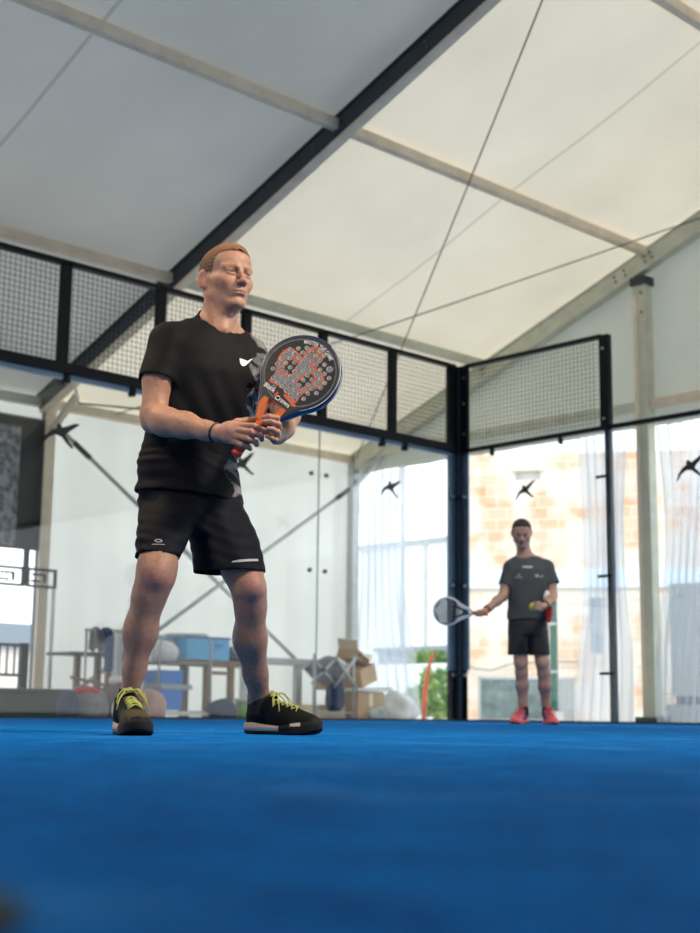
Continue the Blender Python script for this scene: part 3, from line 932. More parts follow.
def blob(name, c, r, material, parent=None, seed=0, amp=0.16, label=None, cat=None, group=None, sub=3, flat=True):
    """a soft crumpled bag or garment"""
    bm = bmesh.new()
    bmesh.ops.create_icosphere(bm, subdivisions=sub, radius=1.0)
    rnd = random.Random(seed); ph = [rnd.random() * 6.3 for _ in range(9)]
    for v in bm.verts:
        p = v.co.copy()
        k = 1 + amp * (sin(p.x * 4 + ph[0] + p.z * 2) + sin(p.y * 5 + ph[1]) + 0.6 * sin(p.z * 7 + ph[2] + p.x * 5) + 0.4 * sin(p.x * 13 + ph[3]) * sin(p.y * 11 + ph[4])) / 2
        v.co = Vector((p.x * r[0] * k, p.y * r[1] * k, p.z * r[2] * k))
        if flat: v.co.z = max(v.co.z, -r[2] * 0.8)
    me = bpy.data.meshes.new(name); bm.to_mesh(me); bm.free()
    o = link(name, me, material, parent, smooth=True)
    o.location = (c[0], c[1], c[2] + r[2] * (0.8 if flat else 0))
    if label: tag(o, label, cat, group)
    return o


# dark table at left with garments hanging over it
t = empty('folding_table', (-2.6, -3.10, -0.02), 'small dark folding table at the left, garments draped on it', 'table')
mb = MB(); mb.box((-0.25, -0.40, 0.675), (0.25, 0.42, 0.705)); mb.build('table_top', DKWOOD, t, bevel=0.005)
for x in (-0.2, 0.2):
    for y in (-0.03, 0.38):
        mb = MB(); mb.box((x - 0.03, y - 0.03, 0), (x + 0.03, y + 0.03, 0.675)); mb.build('leg', BROWN, t)
mb = MB(); mb.box((-0.02, -0.05, 0.3), (0.02, 0.40, 0.34)); mb.build('stretcher', BROWN, t)
def drape(name, x, y0, y1, z0, z1, material, label, seed, thick=0.12):
    bm = bmesh.new(); rnd = random.Random(seed); ph = [rnd.random() * 6 for _ in range(4)]
    nu, nv = 14, 14; g = []
    for j in range(nv + 1):
        v = j / nv; row = []
        for i in range(nu + 1):
            u = i / nu
            wv = (0.75 + 0.25 * (1 - v))
            y = (y0 + y1) / 2 + (u - 0.5) * (y1 - y0) * wv
            xx = x + 0.03 * sin(u * 12 + ph[0] + v) + 0.02 * sin(u * 25 + ph[1]) + (v > 0.86) * -0.06 * (v - 0.86) / 0.14
            row.append(bm.verts.new((xx, y, z0 + (z1 - z0) * v + 0.02 * sin(u * 9 + ph[2]))))
        g.append(row)
    for j in range(nv):
        for i in range(nu): bm.faces.new((g[j][i], g[j][i + 1], g[j + 1][i + 1], g[j + 1][i]))
    me = bpy.data.meshes.new(name); bm.to_mesh(me); bm.free()
    o = link(name, me, material, smooth=True)
    s = o.modifiers.new('thickness', 'SOLIDIFY'); s.thickness = thick; s.offset = -1
    return tag(o, label, 'garment')


# garment rack above the table
t = empty('garment_rack', (-2.20, -3.14, -0.02), 'low metal garment rack in front of the dark table', 'rack')
for y in (-0.28, 0.40):
    mb = MB(); mb.tube([(0, y, 0.0), (0, y, 0.93)], 0.014); mb.build('upright', GALV, t, True)
mb = MB(); mb.tube([(0, -0.30, 0.93), (0, 0.42, 0.93)], 0.014); mb.build('hanging_rail', GALV, t, True)
for y in (-0.28, 0.40):
    mb = MB(); mb.tube([(-0.12, y, 0.016), (0.12, y, 0.016)], 0.016); mb.build('foot', GALV, t, True)
drape('hanging_jacket', -2.13, -3.40, -3.17, 0.70, 0.93, FGREY, 'grey jacket hanging leftmost on the low rack', 1, 0.06)
drape('hanging_jacket', -2.13, -3.21, -3.10, 0.50, 0.93, FBLUE, 'blue garment hanging on the low rack beside the grey jacket', 2, 0.05)
drape('hanging_jacket', -2.13, -3.10, -2.94, 0.25, 0.92, FWHITE, 'long pale garment hanging at the middle of the low rack', 3, 0.05)
drape('hanging_jacket', -2.13, -2.95, -2.78, 0.45, 0.94, FNAVY, 'navy garment hanging at the right end of the low rack', 4, 0.06)
blob('sports_bag', (-1.85, -3.60, -0.02), (0.20, 0.20, 0.19), FGREY, seed=3, label='grey sports bag lying lowest in the heap at left', cat='bag')
blob('sports_bag', (-1.75, -3.90, -0.02), (0.12, 0.09, 0.17), FNAVY, seed=5, label='dark upright bag at the left end of the heap', cat='bag')
blob('red_jacket', (-1.82, -3.62, 0.22), (0.12, 0.14, 0.055), FRED, seed=7, label='red jacket on top of the grey bag', cat='garment')
blob('sports_bag', (-1.84, -3.24, -0.02), (0.16, 0.13, 0.22), FBROWN, seed=9, label='brown bag beside the leg of the dark table', cat='bag')
blob('white_towel', (-1.84, -3.24, 0.34), (0.09, 0.11, 0.05), FWHITE, seed=11, label='white towel bunched on the brown bag', cat='towel')
blob('pink_bag', (-1.66, -2.94, -0.02), (0.14, 0.15, 0.18), FPINK, seed=13, label='dusty pink bag just left of the standing man\'s foot', cat='bag')
mb = MB(); mb.tube([(-1.75, -3.88, 0.40), (-1.75, -3.42, 0.32)], 0.016); tag(mb.build('broom_handle', BROWN), 'dark stick lying across the top of the bags', 'stick')
mb = MB(); mb.tube([(-1.56, -3.42 + 0.07 * cos(a), 0.082 + 0.09 * sin(a)) for a in [k * 2 * pi / 16 for k in range(16)]], 0.012, 6, closed=True)
tag(mb.build('white_hoop', FWHITE, smooth=True), 'small white hoop leaning on the bags', 'hoop')

# rack left edge
t = empty('steel_rack', (-3.0, -4.0, -0.02), 'black steel rack standing at the lower left edge', 'rack')
mb = MB()
for k in range(9): mb.box((-0.01, -0.52 + k * 0.09, 0.46), (0.01, -0.505 + k * 0.09, 0.78))
mb.build('grid', BLACKS, t)
for y in (-0.55, 0.32):
    mb = MB(); mb.box((-0.03, y - 0.045, 0), (0.03, y + 0.045, 0.8)); mb.build('upright', BLACKS, t)
mb = MB(); mb.box((-0.03, -0.55, 0.76), (0.03, 0.32, 0.79)); mb.box((-0.03, -0.55, 0.44), (0.03, 0.32, 0.47)); mb.build('shelf_bar', BLACKS, t)
t = empty('storage_box', (-2.66, -4.15, -0.02), 'dark green storage box on the ground under the black rack', 'box')
mb = MB(); mb.box((-0.25, -0.45, 0), (0.2, 0.75, 0.27)); mb.build('body', mat('dark_green_plastic', (0.03, 0.06, 0.035), 0.6), t, bevel=0.02)
mb = MB(); mb.box((-0.27, -0.47, 0.27), (0.22, 0.77, 0.31)); mb.build('lid', DKWOOD, t, bevel=0.01)


def crate(loc, sx, sy, sz, material, label, rim=None, cat='crate', name='plastic_crate', rz=0, slots=True, group=None):
    t = empty(name, loc, label, cat, rz, group)
    bm = bmesh.new()
    mb = MB()
    w = 0.012
    mb.box((-sx / 2, -sy / 2, 0), (sx / 2, sy / 2, w))
    mb.box((-sx / 2, -sy / 2, w), (sx / 2, -sy / 2 + w, sz)); mb.box((-sx / 2, sy / 2 - w, w), (sx / 2, sy / 2, sz))
    mb.box((-sx / 2, -sy / 2 + w, w), (-sx / 2 + w, sy / 2 - w, sz)); mb.box((sx / 2 - w, -sy / 2 + w, w), (sx / 2, sy / 2 - w, sz))
    if slots:
        for k in range(3):
            z = sz * (0.22 + 0.2 * k)
            mb.box((sx / 2, -sy * 0.45, z), (sx / 2 + 0.008, sy * 0.45, z + sz * 0.05))
    mb.build('body', material, t)
    mb = MB(); e = 0.015
    mb.box((-sx / 2 - e, -sy / 2 - e, sz - 0.025), (sx / 2 + e, -sy / 2, sz)); mb.box((-sx / 2 - e, sy / 2, sz - 0.025), (sx / 2 + e, sy / 2 + e, sz))
    mb.box((-sx / 2 - e, -sy / 2, sz - 0.025), (-sx / 2, sy / 2, sz)); mb.box((sx / 2, -sy / 2, sz - 0.025), (sx / 2 + e, sy / 2, sz))
    mb.build('rim', rim or material, t, bevel=0.003)
    bm.free()
    return t


# tube trolley with crates
t = empty('tube_trolley', (-2.4, -2.12, -0.02), 'light metal tube trolley holding blue crates and a white sack', 'trolley')
for x in (-0.2, 0.22):
    mb = MB(); mb.tube([(x, -0.36, 0.02), (x, -0.36, 0.80), (x, -0.33, 0.90), (x, -0.26, 0.93), (x, 0.26, 0.95), (x, 0.33, 0.92), (x, 0.36, 0.82), (x, 0.36, 0.02)], 0.014); mb.build('tube_arch', GALV, t, True)
for z in (0.09, 0.63):
    mb = MB()
    for k in range(6): mb.tube([(-0.2 + k * 0.084, -0.35, z), (-0.2 + k * 0.084, 0.35, z)], 0.006, 6)
    mb.tube([(-0.2, -0.36, z), (0.22, -0.36, z)], 0.01, 6); mb.tube([(-0.2, 0.36, z), (0.22, 0.36, z)], 0.01, 6)
    mb.build('shelf', GALV, t, True)
mb = MB(); mb.box((-0.22, -0.36, 0.045), (0.24, 0.36, 0.085)); mb.build('white_bottom_tray', FWHITE, t)
for y in (-0.36, 0.36):
    for x in (-0.2, 0.22):
        mb = MB(); mb.disc((x, y - 0.01, 0.03), (0, 1, 0), 0.03, 0.02); mb.build('castor', BLACKS, t)
crate((-2.38, -2.28, 0.085), 0.34, 0.30, 0.22, BLUEC, 'blue plastic crate on the bottom of the trolley')
crate((-2.38, -2.28, 0.37), 0.34, 0.30, 0.15, BLUEC, 'blue plastic crate above a grey box on the trolley')
mb = MB(); mb.box((-2.55, -2.43, 0.311), (-2.2, -2.0, 0.368)); tag(mb.build('grey_box', SLAT), 'flat grey box between the two blue crates', 'box')
blob('white_sack', (-2.4, -2.27, 0.625), (0.16, 0.16, 0.13), FWHITE, seed=21, label='white sack on the top shelf of the trolley', cat='sack')
blob('black_bag', (-2.15, -1.62, -0.02), (0.2, 0.17, 0.13), FNAVY, seed=23, label='black bag slumped on the ground right of the trolley', cat='bag')

# brown table
t = empty('work_table', (-2.85, -1.45, -0.02), 'long brown work table loaded with boxes behind the man', 'table')
mb = MB(); mb.box((-0.3, -0.50, 0.625), (0.28, 0.80, 0.68)); mb.build('table_top', BROWN, t, bevel=0.004)
for x in (-0.22, 0.24):
    for y in (-0.02, 0.33):
        mb = MB(); mb.box((x - 0.03, y - 0.035, 0), (x + 0.03, y + 0.035, 0.625)); mb.build('leg', BROWN, t)
mb = MB(); mb.box((0.21, 0.0, 0.02), (0.27, 0.33, 0.07)); mb.box((0.21, 0.0, 0.52), (0.27, 0.33, 0.56)); mb.build('stretcher', BROWN, t)
crate((-2.75, -1.50, 0.665), 0.38, 0.62, 0.27, BLUEL, 'light blue plastic box with dark rim on the brown table', rim=BLUED, cat='box', name='plastic_box', slots=False)
mb = MB(); mb.box((-2.555, -1.42, 0.83), (-2.551, -1.28, 0.85)); mb.box((-2.555, -1.42, 0.80), (-2.551, -1.32, 0.815))
o = mb.build('printed_mark', BLUED); tag(o, 'dark printed mark on the light blue box', 'mark')
PARENT_MARK = o
crate((-2.95, -1.93, 0.665), 0.3, 0.2, 0.25, CLEARB, 'milky clear plastic box left of the light blue box', rim=BLUEL, cat='box', name='plastic_box', slots=False)
blob('dark_cloth', (-2.75, -0.92, 0.665), (0.2, 0.22, 0.10), FNAVY, seed=31, label='dark cloth heap at the right end of the brown table', cat='cloth')
mb = MB(); mb.tube([(-2.6, -1.0 + 0.12 * cos(a), 0.86 + 0.12 * sin(a)) for a in [k * 2 * pi / 18 for k in range(18)]], 0.008, 6, closed=True)
tag(mb.build('cable_coil', GALV, smooth=True), 'thin wire coil standing on the brown table', 'coil')
mb = MB(); mb.tube([(-2.55, -0.86, 0.66), (-2.5, -0.80, 1.0)], 0.01, 6); mb.tube([(-2.55, -0.74, 0.66), (-2.5, -0.80, 0.98)], 0.01, 6)
tag(mb.build('wire_stand', GALV), 'small wire stand at the end of the brown table', 'stand')
blob('bread_roll_bag', (-2.55, -2.03, 0.665), (0.06, 0.08, 0.05), FPINK, seed=33, label='small pinkish pouch at the left end of the brown table', cat='pouch')
t = empty('green_tub', (-2.5, -0.95, -0.02), 'small green tub on the ground behind the heel of the side-on shoe', 'tub')
mb = MB(); mb.tube([(0, 0, 0), (0, 0, 0.22)], [0.11, 0.14], 18); mb.build('body', GREENB, t, True)
mb = MB(); mb.tube([(0.0, 0, 0.22), (0, 0, 0.25)], 0.15, 18); mb.build('lid', FWHITE, t, True)

# steel bench beam
t = empty('steel_bench', (-3.2, 0.3, -0.02), 'grey steel bench frame in front of the white side wall', 'bench')
mb = MB(); mb.box((-0.06, -0.85, 0.69), (0.06, 0.88, 0.78)); mb.build('beam', GALV, t, bevel=0.008)
for y in (-0.72, 0.17, 0.8):
    mb = MB(); mb.box((-0.04, y - 0.045, 0), (0.04, y + 0.045, 0.69)); mb.build('leg', GALV, t)

# folded X-frame ball cart
t = empty('folding_cart', (-2.55, 0.45, -0.02), 'folding ball cart with crossed silver bars and grey cloth basket', 'cart')
for y in (-0.34, 0.34):
    mb = MB(); mb.tube([(0.06, y, 0.0), (0.06, y, 0.82)], 0.017); mb.build('upright', GALV, t, True)
for s in (1, -1):
    mb = MB(); mb.tube([(0.09 + s * 0.01, -0.02, 0.60 + s * 0.19), (0.09 + s * 0.01, 0.36, 0.60 - s * 0.19)], 0.017); mb.build('cross_bar', GALV, t, True)
    mb = MB(); mb.tube([(0.05 + s * 0.01, -0.36, 0.60 + s * 0.15), (0.05 + s * 0.01, 0.02, 0.60 - s * 0.15)], 0.017); mb.build('cross_bar', GALV, t, True)
blob('cloth_basket', (-0.1, 0.05, 0.38), (0.13, 0.33, 0.18), FGREY, t, seed=41, flat=False).location = (-0.08, 0.05, 0.62)
blob('hanging_cloth', (0, 0, 0), (0.08, 0.15, 0.22), FNAVY, t, seed=43, flat=False).location = (-0.05, 0.12, 0.30)
mb = MB(); mb.tube([(0.06, -0.34, 0.10), (0.06, 0.34, 0.10)], 0.012); mb.build('lower_bar', GALV, t, True)


def cardbox(loc, sx, sy, sz, label, rz=0, material=None, flaps=True, tilt=None, tape=True):
    t = empty('cardboard_box', loc, label, 'cardboard box', rz)
    if tilt: t.rotation_euler = tilt
    mb = MB(); w = 0.006
    mb.box((-sx / 2, -sy / 2, 0), (sx / 2, sy / 2, w))
    mb.box((-sx / 2, -sy / 2, w), (sx / 2, -sy / 2 + w, sz)); mb.box((-sx / 2, sy / 2 - w, w), (sx / 2, sy / 2, sz))
    mb.box((-sx / 2, -sy / 2 + w, w), (-sx / 2 + w, sy / 2 - w, sz)); mb.box((sx / 2 - w, -sy / 2 + w, w), (sx / 2, sy / 2 - w, sz))
    if not flaps: mb.box((-sx / 2, -sy / 2, sz), (sx / 2, sy / 2, sz + w))
    mb.build('carton', material or CARD, t)
    if flaps:
        L = sx * 0.45
        for s, a in ((1, 0.5), (-1, 0.9)):
            mb = MB(); mb.bar((0, s * sy / 2, sz), (0, s * (sy / 2 + L * cos(a)), sz + L * sin(a)), sx * 0.98, w); mb.build('flap', CARDL, t)
        mb = MB(); mb.bar((sx / 2, 0, sz), (sx / 2 + L * 0.7, 0, sz - L * 0.5), sy * 0.96, w); mb.build('flap', CARDL, t)
    elif tape:
        mb = MB(); mb.box((sx / 2, -0.03, sz * 0.5), (sx / 2 + 0.002, 0.03, sz)); mb.box((-sx / 2, -0.03, sz + w), (sx / 2 + 0.002, 0.03, sz + w + 0.002)); mb.build('tape', TAPE, t)
    return t


cardbox((-2.9, 0.5, -0.02), 0.4, 0.72, 0.19, 'long low cardboard box on the ground under the folding cart', flaps=False, material=CARDL)
cardbox((-2.75, 1.16, -0.02), 0.42, 0.48, 0.36, 'closed cardboard box at the bottom of the stack by the corner', flaps=False)
t = empty('foam_sheet', (-2.75, 1.22, 0.355), 'white foam sheet lying on the bottom cardboard box', 'sheet')
mb = MB(); mb.box((-0.26, -0.34, 0), (0.26, 0.30, 0.035)); mb.build('slab', FWHITE, t, bevel=0.008)
mb = MB(); mb.box((-0.26, 0.22, 0.035), (0.26, 0.30, 0.055)); mb.build('raised_edge', FWHITE, t, bevel=0.008)
cardbox((-2.8, 1.20, 0.45), 0.34, 0.36, 0.22, 'tilted cardboard box in the middle of the stack', flaps=False, tilt=(radians(18), 0, 0.2), tape=False)
cardbox((-2.85, 1.12, 0.74), 0.30, 0.36, 0.12, 'open cardboard box with raised flaps on top of the stack', tilt=(radians(-14), radians(6), 0.3))
cardbox((-3.1, 0.95, 0.37), 0.2, 0.3, 0.3, 'brown carton wedged between cart and stack', flaps=False, tape=False)
blob('plastic_sack', (-1.80, 0.92, -0.02), (0.2, 0.24, 0.2), FWHITE, seed=51, amp=0.25, label='white plastic sack heaped outside the corner by the curtain', cat='sack')
blob('white_tarp', (-2.32, 1.25, -0.02), (0.18, 0.22, 0.11), CLEARB, seed=53, amp=0.25, label='crumpled pale tarp left of the white plastic sack', cat='tarp')

mb = MB(); mb.prism([(0.085 * cos(a) * 1.2, 0.075 * sin(a)) for a in np.linspace(0, 2 * pi, 24)[:-1]], 0.0, 0.006)
ob = mb.build('turf_offcut', mat('dark_green_offcut', (0.010, 0.030, 0.006), 0.9, noise=0.3), None, False, 0.002)
ob.location = (9.82, -11.435, 0.0); tag(ob, 'blurred dark green scrap lying right before the lens at the lower left', 'scrap')

# ================================================================ SIGNED-DISTANCE SURFACES (bodies, clothes, shoes)
V3 = lambda *a: np.array(a, dtype=np.float64)


class Sdf:
    def __init__(s):
        s.ops = []

    def _add(s, kind, f, lo, hi, k):
        s.ops.append((kind, f, np.array(lo) - k - 0.012, np.array(hi) + k + 0.012, k))
        return s

    def cone(s, a, b, ra, rb, k=0.02, kind='u', caps=None, sq=None):
        a = np.array(a, float); b = np.array(b, float); ba = b - a; L2 = max(ba @ ba, 1e-9)
        r = max(ra, rb)

        def f(X, Y, Z):
            px, py, pz = X - a[0], Y - a[1], Z - a[2]
            t = np.clip((px * ba[0] + py * ba[1] + pz * ba[2]) / L2, 0, 1)
            d = np.sqrt((px - t * ba[0]) ** 2 + (py - t * ba[1]) ** 2 + (pz - t * ba[2]) ** 2) - (ra + t * (rb - ra))
            if caps:
                for c, n in caps:
                    d = np.maximum(d, (X - c[0]) * n[0] + (Y - c[1]) * n[1] + (Z - c[2]) * n[2])
            return d
        return s._add(kind, f, np.minimum(a, b) - r, np.maximum(a, b) + r, k)

    def chain(s, pts, k=0.02):
        """pts: (x,y,z,r)"""
        for p, q in zip(pts[:-1], pts[1:]):
            s.cone(p[:3], q[:3], p[3], q[3], k)
        return s

    def ell(s, c, r, R=None, k=0.02, kind='u'):
        c = np.array(c, float); r = np.array(r, float)
        R_ = np.eye(3) if R is None else np.array(R, float)   # rows = axes
        m = float(max(r))

        def f(X, Y, Z):
            p = (X - c[0], Y - c[1], Z - c[2])
            q = [(R_[i][0] * p[0] + R_[i][1] * p[1] + R_[i][2] * p[2]) / r[i] for i in range(3)]
            k0 = np.sqrt(q[0] ** 2 + q[1] ** 2 + q[2] ** 2)
            k1 = np.sqrt((q[0] / r[0]) ** 2 + (q[1] / r[1]) ** 2 + (q[2] / r[2]) ** 2)
            return k0 * (k0 - 1) / np.maximum(k1, 1e-6)
        ext = np.sqrt(sum((R_[i] * r[i]) ** 2 for i in range(3)))
        return s._add(kind, f, c - ext, c + ext, k)

    def loft(s, st, k=0.02, n=2.3, kind='u'):
        """stations (z, cx, cy, a, b, psi): horizontal superellipse sections"""
        st = sorted(st); A = np.array(st, float)
        z0, z1 = A[0, 0], A[-1, 0]
        zd = np.linspace(z0 - 0.06, z1 + 0.06, 240); wn = 2 * int(0.028 / (zd[1] - zd[0])) + 1
        ker = np.hanning(wn + 2)[1:-1]; ker /= ker.sum()
        dn = [np.convolve(np.pad(np.interp(zd, A[:, 0], A[:, i]), wn // 2, mode='edge'), ker, 'valid') for i in range(6)]

        def f(X, Y, Z):
            g = lambda i: np.interp(Z, zd, dn[i])
            cx, cy, a, b, ps = g(1), g(2), g(3), g(4), g(5)
            px, py = X - cx, Y - cy
            u = (px * np.cos(ps) + py * np.sin(ps)) / a; v = (-px * np.sin(ps) + py * np.cos(ps)) / b
            q = (np.abs(u) ** n + np.abs(v) ** n) ** (1 / n)
            q = np.maximum(q, 1e-4)
            rr = 1 / np.sqrt((u / q / a) ** 2 + (v / q / b) ** 2)
            d = (q - 1) * rr * 0.9
            return np.maximum(d, np.maximum(z0 - Z, Z - z1))
        m = A[:, 3:5].max()
        return s._add(kind, f, (A[:, 1].min() - m, A[:, 2].min() - m, z0), (A[:, 1].max() + m, A[:, 2].max() + m, z1), k)

    def plane(s, c, n, lo=None, hi=None):
        """cut away everything on the +n side"""
        c = np.array(c, float); n = np.array(n, float) / np.linalg.norm(n)
        f = lambda X, Y, Z: (X - c[0]) * n[0] + (Y - c[1]) * n[1] + (Z - c[2]) * n[2]
        big = 9.0
        s.ops.append(('i', f, np.array(lo) if lo is not None else V3(-big, -big, -big), np.array(hi) if hi is not None else V3(big, big, big), 0.0))
        return s

    def field(s, g):
        s.ops.append(('f', g, V3(-9, -9, -9), V3(9, 9, 9), 0.0))
        return s

    def bounds(s):
        lo = np.min([o[2] for o in s.ops if o[0] == 'u'], axis=0); hi = np.max([o[3] for o in s.ops if o[0] == 'u'], axis=0)
        return lo, hi

    def mesh(s, res, lo=None, hi=None):
        blo, bhi = s.bounds()
        lo = blo if lo is None else np.maximum(blo, lo); hi = bhi if hi is None else np.minimum(bhi, hi)
        n = np.ceil((hi - lo) / res).astype(int) + 2
        ax = [lo[i] - res / 2 + res * np.arange(n[i]) for i in range(3)]
        D = np.full(n, 0.5, dtype=np.float32)
        for kind, f, l, h, k in s.ops:
            i0 = [max(0, int((l[i] - ax[i][0]) / res)) for i in range(3)]
            i1 = [min(n[i], int((h[i] - ax[i][0]) / res) + 2) for i in range(3)]
            if any(a >= b for a, b in zip(i0, i1)): continue
            X = ax[0][i0[0]:i1[0]][:, None, None]; Y = ax[1][i0[1]:i1[1]][None, :, None]; Z = ax[2][i0[2]:i1[2]][None, None, :]
            sl = tuple(slice(a, b) for a, b in zip(i0, i1))
            cur = D[sl]
            if kind == 'f':
                D[sl] = f(X, Y, Z, cur); continue
            d = f(X, Y, Z).astype(np.float32)
            if kind == 'u':
                hh = np.maximum(k - np.abs(cur - d), 0) / max(k, 1e-6)
                D[sl] = np.minimum(cur, d) - hh * hh * k * 0.25
            elif kind == 's':
                d = -d
                hh = np.maximum(k - np.abs(cur - d), 0) / max(k, 1e-6)
                D[sl] = np.maximum(cur, d) + hh * hh * k * 0.25
            elif kind == 'i':
                D[sl] = np.maximum(cur, np.broadcast_to(d, cur.shape))
        S = D < 0
        c = np.zeros(n - 1, dtype=np.uint8)
        for dx in (0, 1):
            for dy in (0, 1):
                for dz in (0, 1):
                    c += S[dx:n[0] - 1 + dx, dy:n[1] - 1 + dy, dz:n[2] - 1 + dz]
        act = (c > 0) & (c < 8)
        I = np.argwhere(act)
        idx = np.full(act.shape, -1, dtype=np.int32); idx[act] = np.arange(len(I))
        acc = np.zeros((len(I), 3)); cnt = np.zeros(len(I))
        corners = [(x, y, z) for x in (0, 1) for y in (0, 1) for z in (0, 1)]
        for a in corners:
            for d in range(3):
                if a[d] == 0:
                    b = list(a); b[d] = 1
                    va = D[I[:, 0] + a[0], I[:, 1] + a[1], I[:, 2] + a[2]]; vb = D[I[:, 0] + b[0], I[:, 1] + b[1], I[:, 2] + b[2]]
                    msk = (va < 0) != (vb < 0)
                    t = np.where(msk, va / np.where(msk, va - vb, 1), 0)
                    p = np.array(a, float)[None, :] + t[:, None] * (np.array(b) - np.array(a))[None, :]
                    acc += p * msk[:, None]; cnt += msk
        P = acc / cnt[:, None] + I
        P = np.stack([ax[i][0] + P[:, i] * res for i in range(3)], 1)
        quads = []
        for d in range(3):
            e = (d + 1) % 3; g = (d + 2) % 3
            A = S; sl0 = [slice(None)] * 3; sl1 = [slice(None)] * 3
            sl0[d] = slice(0, -1); sl1[d] = slice(1, None)
            ch = A[tuple(sl0)] != A[tuple(sl1)]
            E = np.argwhere(ch)
            ok = (E[:, e] > 0) & (E[:, g] > 0) & (E[:, e] < n[e] - 1) & (E[:, g] < n[g] - 1)
            E = E[ok]
            inside = A[E[:, 0], E[:, 1], E[:, 2]]
            q = []
            for de, dg in ((-1, -1), (0, -1), (0, 0), (-1, 0)):
                F = E.copy(); F[:, e] += de; F[:, g] += dg
                q.append(idx[F[:, 0], F[:, 1], F[:, 2]])
            Q = np.stack(q, 1)
            Q[~inside] = Q[~inside][:, ::-1]
            quads.append(Q)
        Q = np.concatenate(quads)
        Q = Q[(Q >= 0).all(1)]
        return P, Q


def to_mesh(name, P, Q, material, parent=None, colors=None, drop=None):
    """numpy quads -> one mesh object; colors(P)->rgb point attribute 'Col'; drop(centres, normals)->bool"""
    if drop is not None and len(Q):
        C = P[Q].mean(1)
        N = np.cross(P[Q[:, 2]] - P[Q[:, 0]], P[Q[:, 3]] - P[Q[:, 1]])
        N /= np.maximum(np.linalg.norm(N, axis=1, keepdims=True), 1e-12)
        Q = Q[~drop(C, N)]
    used = np.unique(Q); remap = np.full(len(P), -1); remap[used] = np.arange(len(used))
    P = P[used]; Q = remap[Q]
    me = bpy.data.meshes.new(name)
    me.vertices.add(len(P)); me.vertices.foreach_set('co', P.astype(np.float32).ravel())
    me.loops.add(len(Q) * 4); me.loops.foreach_set('vertex_index', Q.astype(np.int32).ravel())
    me.polygons.add(len(Q)); me.polygons.foreach_set('loop_start', np.arange(0, len(Q) * 4, 4, dtype=np.int32))
    me.polygons.foreach_set('use_smooth', np.ones(len(Q), dtype=bool))
    me.update(calc_edges=True); me.validate()
    if colors is not None:
        a = me.color_attributes.new('Col', 'FLOAT_COLOR', 'POINT')
        c = np.ones((len(P), 4), dtype=np.float32); c[:, :3] = colors(P)
        a.data.foreach_set('color', c.ravel())
    return link(name, me, material, parent)


def relax(P, Q, it=2, lam=0.5):
    """Laplacian smoothing"""
    E = np.concatenate([Q[:, [0, 1]], Q[:, [1, 2]], Q[:, [2, 3]], Q[:, [3, 0]]])
    for _ in range(it):
        acc = np.zeros_like(P); cnt = np.zeros(len(P))
        for i in range(3):
            acc[:, i] = np.bincount(E[:, 0], P[E[:, 1], i], len(P)) + np.bincount(E[:, 1], P[E[:, 0], i], len(P))
        cnt = np.bincount(E[:, 0], minlength=len(P)) + np.bincount(E[:, 1], minlength=len(P))
        P = P + lam * (acc / np.maximum(cnt, 1)[:, None] - P)
    return P


def multires(S, coarse, fine_boxes):
    """coarse mesh everywhere, finer mesh inside the boxes, in one vertex/face list"""
    P, Q = S.mesh(coarse); P = relax(P, Q, 2)
    C = P[Q].mean(1); keep = np.ones(len(Q), bool)
    for lo, hi, r in fine_boxes:
        lo = np.array(lo); hi = np.array(hi)
        keep &= ~((C > lo + coarse * 0.8) & (C < hi - coarse * 0.8)).all(1)
    Ps, Qs = [P], [Q[keep]]; off = len(P)
    for lo, hi, r in fine_boxes:
        p, q = S.mesh(r, np.array(lo), np.array(hi)); p = relax(p, q, 1)
        Ps.append(p); Qs.append(q + off); off += len(p)
    return np.concatenate(Ps), np.concatenate(Qs)


def axes_head(psi, pitch=0.0, roll=0.0):
    """rows: a = the person's left, b = forward, c = up; psi=0 faces -y, psi>0 turns towards +x"""
    b = V3(sin(psi) * cos(pitch), -cos(psi) * cos(pitch), sin(pitch)); a = V3(cos(psi), sin(psi), 0)
    c = np.cross(b, a) if np.cross(b, a)[2] > 0 else np.cross(a, b)
    a2 = a * cos(roll) + c * sin(roll); c2 = c * cos(roll) - a * sin(roll)
    return np.array([a2, b, c2])


